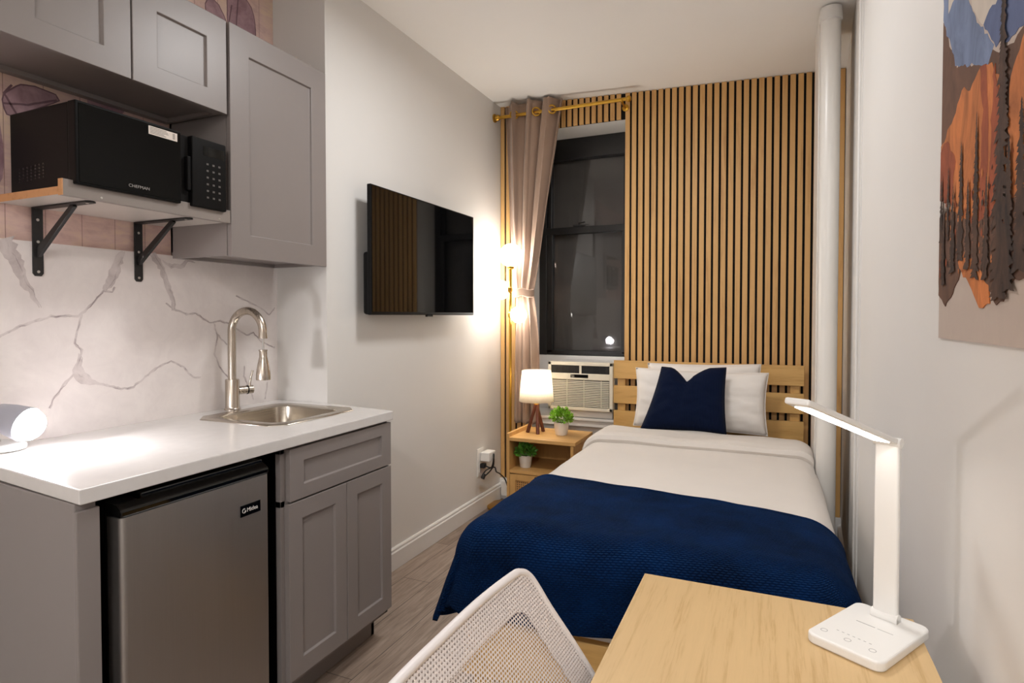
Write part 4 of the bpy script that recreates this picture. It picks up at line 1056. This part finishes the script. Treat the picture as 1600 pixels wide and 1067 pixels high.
# pillows
def pillow(name, label, cat, c, W, H, T, lean, yaw, roll, mat, seed, dent=0.0, ear=0.0, group=None, notch=0.0, skew=0.0):
    t = thing(name, label, cat, c, group=group)
    rot = Matrix.Rotation(yaw, 3, 'Z') @ Matrix.Rotation(-lean, 3, 'X') @ Matrix.Rotation(roll, 3, 'Y')
    mb = MB(); c = Vector(c)
    def side(sg):
        def fn(u, v):
            a = 2*u-1; b = 2*v-1
            k = (max(0, 1-abs(a)**2.6)*max(0, 1-abs(b)**2.6))**0.42
            pin = 1-0.07*(1-a*a)*0 - 0.05*(1-abs(b)**2)*abs(a)**4
            xx = a*W/2*(1-0.045*(1-b*b)*abs(a)**3); zz = b*H/2*(1-0.045*(1-a*a)*abs(b)**3)
            zz += H/2
            if b > 0: zz -= notch*max(0, 1-abs(a-0.02)/0.62)**1.4*b**2.2
            xx += skew*(b+1)/2*max(0, -a+0.25)/1.25*W
            th = T/2*k*(1-dent*math.exp(-(a/0.4)**2)*max(0, b))
            wr = (mnoise.noise(Vector((a*3, b*3, seed)))*0.012+mnoise.noise(Vector((a*7, b*7, seed+4)))*0.005)*k
            return c + rot @ Vector((xx, sg*(th+wr), zz))
        return fn
    mb.grid(side(-1), 40, 36, uvfn=lambda u, v: (u*W*4, v*H*4)); mb.grid(side(1), 40, 36, uvfn=lambda u, v: (u*W*4, v*H*4))
    o = mb.build('cover', mat, t, smooth=True)
    bm = bmesh.new(); bm.from_mesh(o.data); bmesh.ops.remove_doubles(bm, verts=bm.verts, dist=0.0004); bmesh.ops.recalc_face_normals(bm, faces=bm.faces); bm.to_mesh(o.data); bm.free()
    # piping seam round the edge
    mb2 = MB(); ring = []
    for (a, b) in [(-1+2*i/16, -1) for i in range(16)] + [(1, -1+2*i/16) for i in range(16)] + [(1-2*i/16, 1) for i in range(16)] + [(-1, 1-2*i/16) for i in range(17)]:
        ring.append(side(1)((a+1)/2, (b+1)/2))
    mb2.tube(ring, 0.0028, 6, caps=False); mb2.build('seam', mat, t, smooth=True)
    return t
pillow('pillow', 'white bed pillow standing rearmost against the headboard', 'pillow', (-0.370, 3.658, 0.625), 0.64, 0.378, 0.12, R(2), R(1), R(-1), M['pillowcase'], 11)
pillow('pillow', 'white bed pillow in front of another white one, behind the navy cushion', 'pillow', (-0.385, 3.525, 0.632), 0.735, 0.343, 0.15, R(9), R(1), R(0.5), M['pillowcase'], 21)
pillow('throw_pillow', 'navy ribbed cushion leaning on the white pillows', 'cushion', (-0.447, 3.34, 0.650), 0.455, 0.365, 0.15, R(18), R(2), R(-1), M['cushion'], 33, dent=0.5, notch=0.085, skew=0.24)

# ------------------------------------------------------------------ desk and desk lamp
dk = thing('desk', 'light oak topped desk against the right wall', 'desk', (0.0, 0.75, 0))
DXa, DXb, DYa, DYb = -0.243, 0.237, 0.24, 1.256
mb = MB(); mb.box(DXa, DXb, DYa, DYb, 0.715, 0.740); mb.build('desktop', M['desk_wood'], dk, bev=0.0015)
for xx in (DXa+0.02, DXb-0.06):
    for yy in (DYa+0.02, DYb-0.06):
        mb = MB(); mb.box(xx, xx+0.04, yy, yy+0.04, 0, 0.715); mb.build('leg', M['plastic_white'], dk, bev=0.003)
mb = MB(); mb.box(DXb-0.05, DXb-0.03, DYa+0.06, DYb-0.06, 0.64, 0.715); mb.build('rear_rail', M['plastic_white'], dk, bev=0.002)

dl = thing('desk_lamp', 'white folding desk lamp with a lit bar on the desk', 'lamp', (0.153, 1.147, 0.7402), R(-31.3))
mb = MB(); mb.prism(rrect(-0.060, 0.060, -0.092, 0.092, 0.016), 'z', 0.0, 0.017); bs = mb.build('base', M['plastic_white'], dl, bev=0.004, seg=3, local=True)
for k in range(7):
    mb = MB(); mb.box(-0.030+k*0.0085, -0.0262+k*0.0085, -0.046, -0.0445, 0.0169, 0.0172); mb.build('level_mark', M['mark_grey'], bs, local=True)
for a_, b_, w_ in ((-0.026, 0.004, 0.0018), (0.008, 0.032, 0.0012)):
    mb = MB(); mb.box(a_, b_, 0.013, 0.013+w_, 0.0169, 0.0172); mb.build('printed_line', M['mark_grey'], bs, local=True)
for xx in (-0.042, -0.004, 0.034):
    mb = MB(); mb.lathe((xx, -0.063, 0.0169), [(0.0055, 0), (0.0055, 0.0003), (0.0045, 0.0003), (0.0045, 0.0001)], 18, close=False); mb.build('touch_button', M['mark_grey'], bs, local=True)
mb = MB(); mb.tube([(-0.021, 0.062, 0.022), (0.021, 0.062, 0.022)], 0.0095, 20); mb.box(-0.021, -0.010, 0.054, 0.070, 0.014, 0.024); mb.box(0.010, 0.021, 0.054, 0.070, 0.014, 0.024); mb.build('hinge', M['plastic_white'], dl, smooth=True, local=True)
mb = MB(); mb.prism(rrect(-0.0195, 0.0195, 0.0565, 0.0685, 0.004, 4), 'z', 0.026, 0.322); mb.build('post', M['plastic_white'], dl, smooth=True, local=True)
mb = MB(); mb.tube([(-0.0215, 0.0625, 0.327), (0.0215, 0.0625, 0.327)], 0.0085, 20); mb.build('upper_hinge', M['plastic_white'], dl, smooth=True, local=True)
pit = R(17.5); ad_ = Vector((0, -math.cos(pit), math.sin(pit))); an_ = Vector((0, -math.sin(pit), -math.cos(pit))); p0 = Vector((0, 0.060, 0.329))
def armbox(a0, a1, w0, w1, t0, t1):
    mb = MB(); V = []
    for tt in (t0, t1):
        for (aa, ww) in ((a0, w0), (a1, w0), (a1, w1), (a0, w1)):
            V.append(p0 + ad_*aa + Vector((1, 0, 0))*ww + an_*tt)
    mb.add(V, [(0,1,2,3), (7,6,5,4), (0,4,5,1), (1,5,6,2), (2,6,7,3), (3,7,4,0)]); return mb
am = armbox(0.0, 0.306, -0.0185, 0.0185, -0.005, 0.005).build('arm', M['plastic_white'], dl, bev=0.003, local=True)
armbox(0.022, 0.285, -0.0125, 0.0125, 0.0050, 0.0062).build('led_strip', M['desk_led'], am, local=True)

# ------------------------------------------------------------------ office chair
ch = thing('office_chair', 'white office chair with mesh back pushed in at the desk', 'chair', (-0.15, 0.61, 0))
YC = 0.615
def outline(n=10):
    """right half-profile of the back (w, h) from the top centre down to the bottom centre"""
    pts = [(0.0, 0.0), (0.10, 0.0), (0.20, -0.004)]
    c = [(0.222, -0.008), (0.240, -0.018), (0.252, -0.038)]
    pts += c + [(0.268, -0.08), (0.300, -0.15), (0.325, -0.215), (0.332, -0.27), (0.318, -0.33), (0.285, -0.385), (0.235, -0.425), (0.16, -0.445), (0.0, -0.45)]
    P = catmull([(a, b, 0) for a, b in pts], 6)
    return [(p.x, p.y) for p in P]
OUT = outline()
def cpos(w, hh):
    x = -0.362 - 0.40*hh + 0.05*(-hh)*(hh+0.45)*0 + 0.35*w*w*0.35
    if hh < -0.25: x += (hh+0.25)*0.35*-1*-0.6
    return Vector((x, YC+w, 0.899+hh*0.98))
def ring_at(s):
    """scaled copy of the outline towards its middle"""
    return [(w*s, -0.20+(hh+0.20)*s) for w, hh in OUT]
full = lambda r: [(w, hh) for w, hh in r] + [(-w, hh) for w, hh in reversed(r[1:-1])]
def band(mb, s0, s1, nstep, mi=0, dx=0.0):
    rings = [full(ring_at(s0+(s1-s0)*k/nstep)) for k in range(nstep+1)]; N = len(rings[0]); o = len(mb.v)
    for rg in rings:
        for (w, hh) in rg:
            p = cpos(w, hh); p.x += dx; mb.v.append(tuple(p)); mb.uv[len(mb.v)-1] = (w+1.0, hh+1.0)
    for j in range(nstep):
        for k in range(N):
            mb.f.append((o+j*N+k, o+j*N+(k+1) % N, o+(j+1)*N+(k+1) % N, o+(j+1)*N+k)); mb.m.append(mi)
mb = MB(); band(mb, 0.985, 0.03, 20); bk = mb.build('mesh_back', M['net'], ch, smooth=True, recalc=False)
mb = MB(); band(mb, 0.985, 0.79, 5, dx=0.004); mb.build('double_mesh_border', M['net_dense'], bk, smooth=True, recalc=False)
mb = MB(); rg = full(ring_at(0.99)); mb.tube([cpos(w, hh) for w, hh in rg]+[cpos(*rg[0])], 0.0065, 10, caps=False); mb.build('back_frame', M['chair_plastic'], ch, smooth=True)
mb = MB()
def seat(u, v):
    a = 2*u-1; b = 2*v-1; e = 1-0.15*max(0, abs(a)**3)*abs(b)**3
    return Vector((-0.06+a*0.22*e, YC+b*0.235*e, 0.475 - 0.012*(a*a+b*b)))
mb.grid(seat, 16, 16); mb.build('seat', M['seat_fabric'], ch, smooth=True, solid=0.045)
mb = MB(); mb.tube(catmull([(-0.17, YC, 0.50), (-0.20, YC, 0.52), (-0.222, YC, 0.60), (-0.235, YC, 0.66)]), 0.016, 10); mb.tube([(-0.17, YC, 0.50), (-0.17, YC, 0.44), (-0.06, YC, 0.435)], 0.016, 10); mb.build('back_support', M['chair_plastic'], ch, smooth=True)
mb = MB(); mb.tube([(-0.06, YC, 0.10), (-0.06, YC, 0.45)], 0.024, 16); mb.build('gas_lift', M['chrome'], ch, smooth=True)
bsb = None
for k in range(5):
    a = R(18+72*k); d = Vector((math.cos(a), math.sin(a), 0)); c0 = Vector((-0.06, YC, 0.105))
    mb = MB(); mb.tube([c0, c0+d*0.14+Vector((0, 0, -0.012)), c0+d*0.27+Vector((0, 0, -0.035))], [0.026, 0.019, 0.013], 10); lg = mb.build('base_arm', M['chair_plastic'], ch, smooth=True)
    sd = Vector((-d.y, d.x, 0)); cc = c0+d*0.27+Vector((0, 0, -0.076))
    mb = MB(); mb.tube([cc-sd*0.022, cc-sd*0.006], 0.028, 18); mb.tube([cc+sd*0.006, cc+sd*0.022], 0.028, 18); mb.tube([cc, cc+Vector((0, 0, 0.04))], 0.006, 8); mb.tube([cc-sd*0.008, cc+sd*0.008], 0.010, 8); mb.build('castor', M['chair_plastic'], lg, smooth=True)

# ------------------------------------------------------------------ tapestry
ts = thing('wall_tapestry', 'cloth wall hanging with orange cliffs and dark pines', 'tapestry', (XRN, 0.98, 1.244))
S = [('dark', [(1.3515, 1.8301), (1.2523, 1.7118), (1.158, 1.6812), (1.0941, 1.6762), (1.03, 1.6503), (0.9864, 1.6457), (0.9264, 1.6583), (0.62, 1.70), (0.62, 1.45), (0.9474, 1.4789), (1.3559, 1.5948)]),
('blueA', [(1.3449, 2.04), (1.2803, 2.02), (1.2003, 1.8061), (1.1361, 1.7342), (1.0651, 1.674), (1.0927, 1.6512), (1.158, 1.6812), (1.2523, 1.7118), (1.3217, 1.7987), (1.347, 1.8343)]),
('white', [(1.2003, 1.86), (1.034, 1.80), (1.0532, 1.7113), (1.1119, 1.7233), (1.1629, 1.767)]),
('white', [(1.3353, 1.92), (1.2766, 1.8432), (1.3124, 1.8307)]),
('blueB', [(1.1119, 1.7233), (1.0335, 1.7359), (0.9579, 1.78), (0.62, 1.86), (0.62, 1.68), (0.9562, 1.654), (1.0174, 1.6542), (1.0651, 1.674)]),
('orange', [(1.3514, 1.5999), (1.268, 1.6307), (1.2198, 1.6606), (1.1732, 1.6456), (1.1243, 1.6657), (1.0708, 1.6501), (1.0347, 1.6153), (1.0085, 1.4844), (1.0477, 1.3515), (1.1758, 1.3825), (1.3531, 1.5502)]),
('orange', [(1.0007, 1.5718), (0.9849, 1.6146), (0.90, 1.66), (0.80, 1.72), (0.62, 1.60), (0.62, 1.40), (0.9427, 1.3858), (0.997, 1.3837)]),
('rust', [(1.1243, 1.6657), (1.0961, 1.6574), (1.0775, 1.5874), (1.0829, 1.42), (1.12, 1.40), (1.1077, 1.5921)]),
('rust', [(1.35, 1.59), (1.30, 1.60), (1.25, 1.55), (1.27, 1.48), (1.352, 1.50)]),
('rust', [(1.06, 1.64), (1.04, 1.60), (1.02, 1.5), (1.04, 1.40), (1.075, 1.42)]),
('dark', [(1.3539, 1.47), (1.2905, 1.475), (1.2148, 1.45), (1.1627, 1.4376), (1.0666, 1.4299), (1.0266, 1.4409), (0.9469, 1.4405), (0.62, 1.45), (0.62, 1.31), (0.9399, 1.3311), (0.9758, 1.3244), (1.0054, 1.3054), (1.0314, 1.3013), (1.0902, 1.3298), (1.1758, 1.3825), (1.2207, 1.3473), (1.3021, 1.2974), (1.3485, 1.3232)]),
('orange', [(1.2224, 1.3756), (1.1853, 1.3889), (1.1234, 1.3622), (1.0654, 1.3287), (1.0589, 1.2985), (1.1039, 1.2992), (1.1553, 1.3329), (1.1886, 1.3509)])]
order = ['cloth', 'dark', 'blueA', 'white', 'blueB', 'orange', 'rust', 'pine']
def dye(name, c, var=0.18, sc=9.0):
    m, nt, b = newmat('tapestry_'+name); col = lin(c)
    f = noise(nt, coords(nt, (1, 1, 0.5)), sc, 5, 0.65, 1.0)
    nt.links.new(ramp(nt, f, [(0.32, tuple(x*(1-var*2) for x in col[:3])+(1,)), (0.7, tuple(min(1, x*(1+var)) for x in col[:3])+(1,))]), b.inputs['Base Color'])
    setp(b, rough=0.9); bump(nt, b, noise(nt, coords(nt), 500, 2), 0.1, 0.001); return m
tm = {'cloth': dye('cloth', (188, 172, 160), 0.03), 'dark': dye('brown', (104, 72, 54), 0.2), 'blueA': dye('slate_blue', (116, 130, 160), 0.18, 14), 'white': dye('pale_snow', (206, 194, 180), 0.06),
      'blueB': dye('deep_blue', (92, 104, 140), 0.12), 'orange': dye('orange', (196, 116, 60), 0.22, 16), 'rust': dye('rust', (158, 78, 44), 0.2, 16), 'pine': dye('pine_brown', (74, 50, 36), 0.4, 20)}
mb = MB(); XT = XRN-0.003
mb.box(XT, XRN-0.0008, 0.62, 1.349, 1.2435, 2.10, 0)
lvl = 0
def jag(pts, seed, step=0.012, amp=0.010):
    out = []
    for i in range(len(pts)):
        a = Vector(pts[i]); b = Vector(pts[(i+1) % len(pts)]); n = max(1, int((b-a).length/step)); nr = Vector((-(b-a).y, (b-a).x)).normalized()
        for k in range(n):
            q = a.lerp(b, k/n)+nr*amp*mnoise.noise(Vector((q0(a, b, k/n).x*45, q0(a, b, k/n).y*45, seed)))
            out.append((min(1.349, q.x), min(2.09, q.y)))
    return out
def q0(a, b, t): return a.lerp(b, t)
for key, pts in S:
    lvl += 1
    mb.prism(jag(pts, lvl), 'x', XT, XT-0.00012*lvl, order.index(key))
rnd = random.Random(4)
for k in range(240):
    cy = rnd.uniform(0.64, 1.34); cz_ = rnd.uniform(1.345, 1.50); rr = rnd.uniform(0.002, 0.006); lvl_x = XT-0.00012*(lvl+1)-0.000003*k
    key = rnd.choice(['orange', 'rust', 'rust', 'pine', 'pine']); n = 7
    mb.add([(lvl_x, cy+rr*rnd.uniform(.4, 1)*math.cos(2*PI*j/n), cz_+rr*1.7*rnd.uniform(.4, 1)*math.sin(2*PI*j/n)) for j in range(n)], [tuple(range(n))], order.index(key))
lvl += 8
for cy, zt_, zb_, wd in ((1.2087, 1.5686, 1.38, 0.046), (1.1283, 1.5934, 1.345, 0.042), (1.0182, 1.7455, 1.3121, 0.082), (1.2849, 1.5491, 1.42, 0.028), (1.3297, 1.5474, 1.42, 0.028), (0.945, 1.5554, 1.3447, 0.06), (1.165, 1.50, 1.36, 0.04), (1.075, 1.49, 1.34, 0.036), (1.25, 1.51, 1.36, 0.036), (1.31, 1.50, 1.34, 0.03), (0.985, 1.52, 1.32, 0.05), (0.83, 1.66, 1.34, 0.09)):
    lvl += 1; xx = XT-0.00012*lvl; pi = order.index('pine')
    mb.add([(xx, cy-wd*0.05, zb_), (xx, cy+wd*0.05, zb_), (xx, cy+0.0008, zt_), (xx, cy-0.0008, zt_)], [(0, 1, 2, 3)], pi)
    n = int((zt_-zb_)/0.0042)
    for k in range(n):
        t = k/n; zz = zt_+(zb_-zt_)*t; ww = wd*(0.10+0.90*t**0.75)*0.5
        for sg in (-1, 1):
            L = ww*rnd.uniform(0.45, 1.25); dr_ = L*rnd.uniform(0.1, 0.5); th = rnd.uniform(0.005, 0.010)
            x2 = xx-0.000002*(2*k+sg)
            mb.add([(x2, cy-sg*0.0006, zz+th*.6), (x2, cy+sg*L*0.6, zz-dr_*.3+th*.35), (x2, cy+sg*L, zz-dr_), (x2, cy+sg*L*0.5, zz-dr_*.7-th*.3), (x2, cy-sg*0.0006, zz-th*.7)], [(0, 1, 2, 3, 4)], pi)
mb.build('printed_cloth', [tm[k] for k in order], ts, recalc=False)

# ------------------------------------------------------------------ two unseen ceiling lamps, added to fill the room evenly
for lx, ly, lb in ((0.0, -1.20, 'added unseen fill lamp, round and flush on the ceiling behind the camera'), (-0.72, 2.08, 'added unseen fill lamp, round and flush on the ceiling over the middle of the room')):
    cz = ceil_z(lx); z0 = 2.632 if ly < 0 else 2.645
    clp = thing('added_fill_lamp', lb, 'lamp', (lx, ly, z0), group='added ceiling fill lamps')
    mb = MB(); mb.lathe((lx, ly, z0), [(0.19, 0), (0.19, cz-z0)], 40); mb.build('housing', M['plastic_white'], clp, smooth=True)
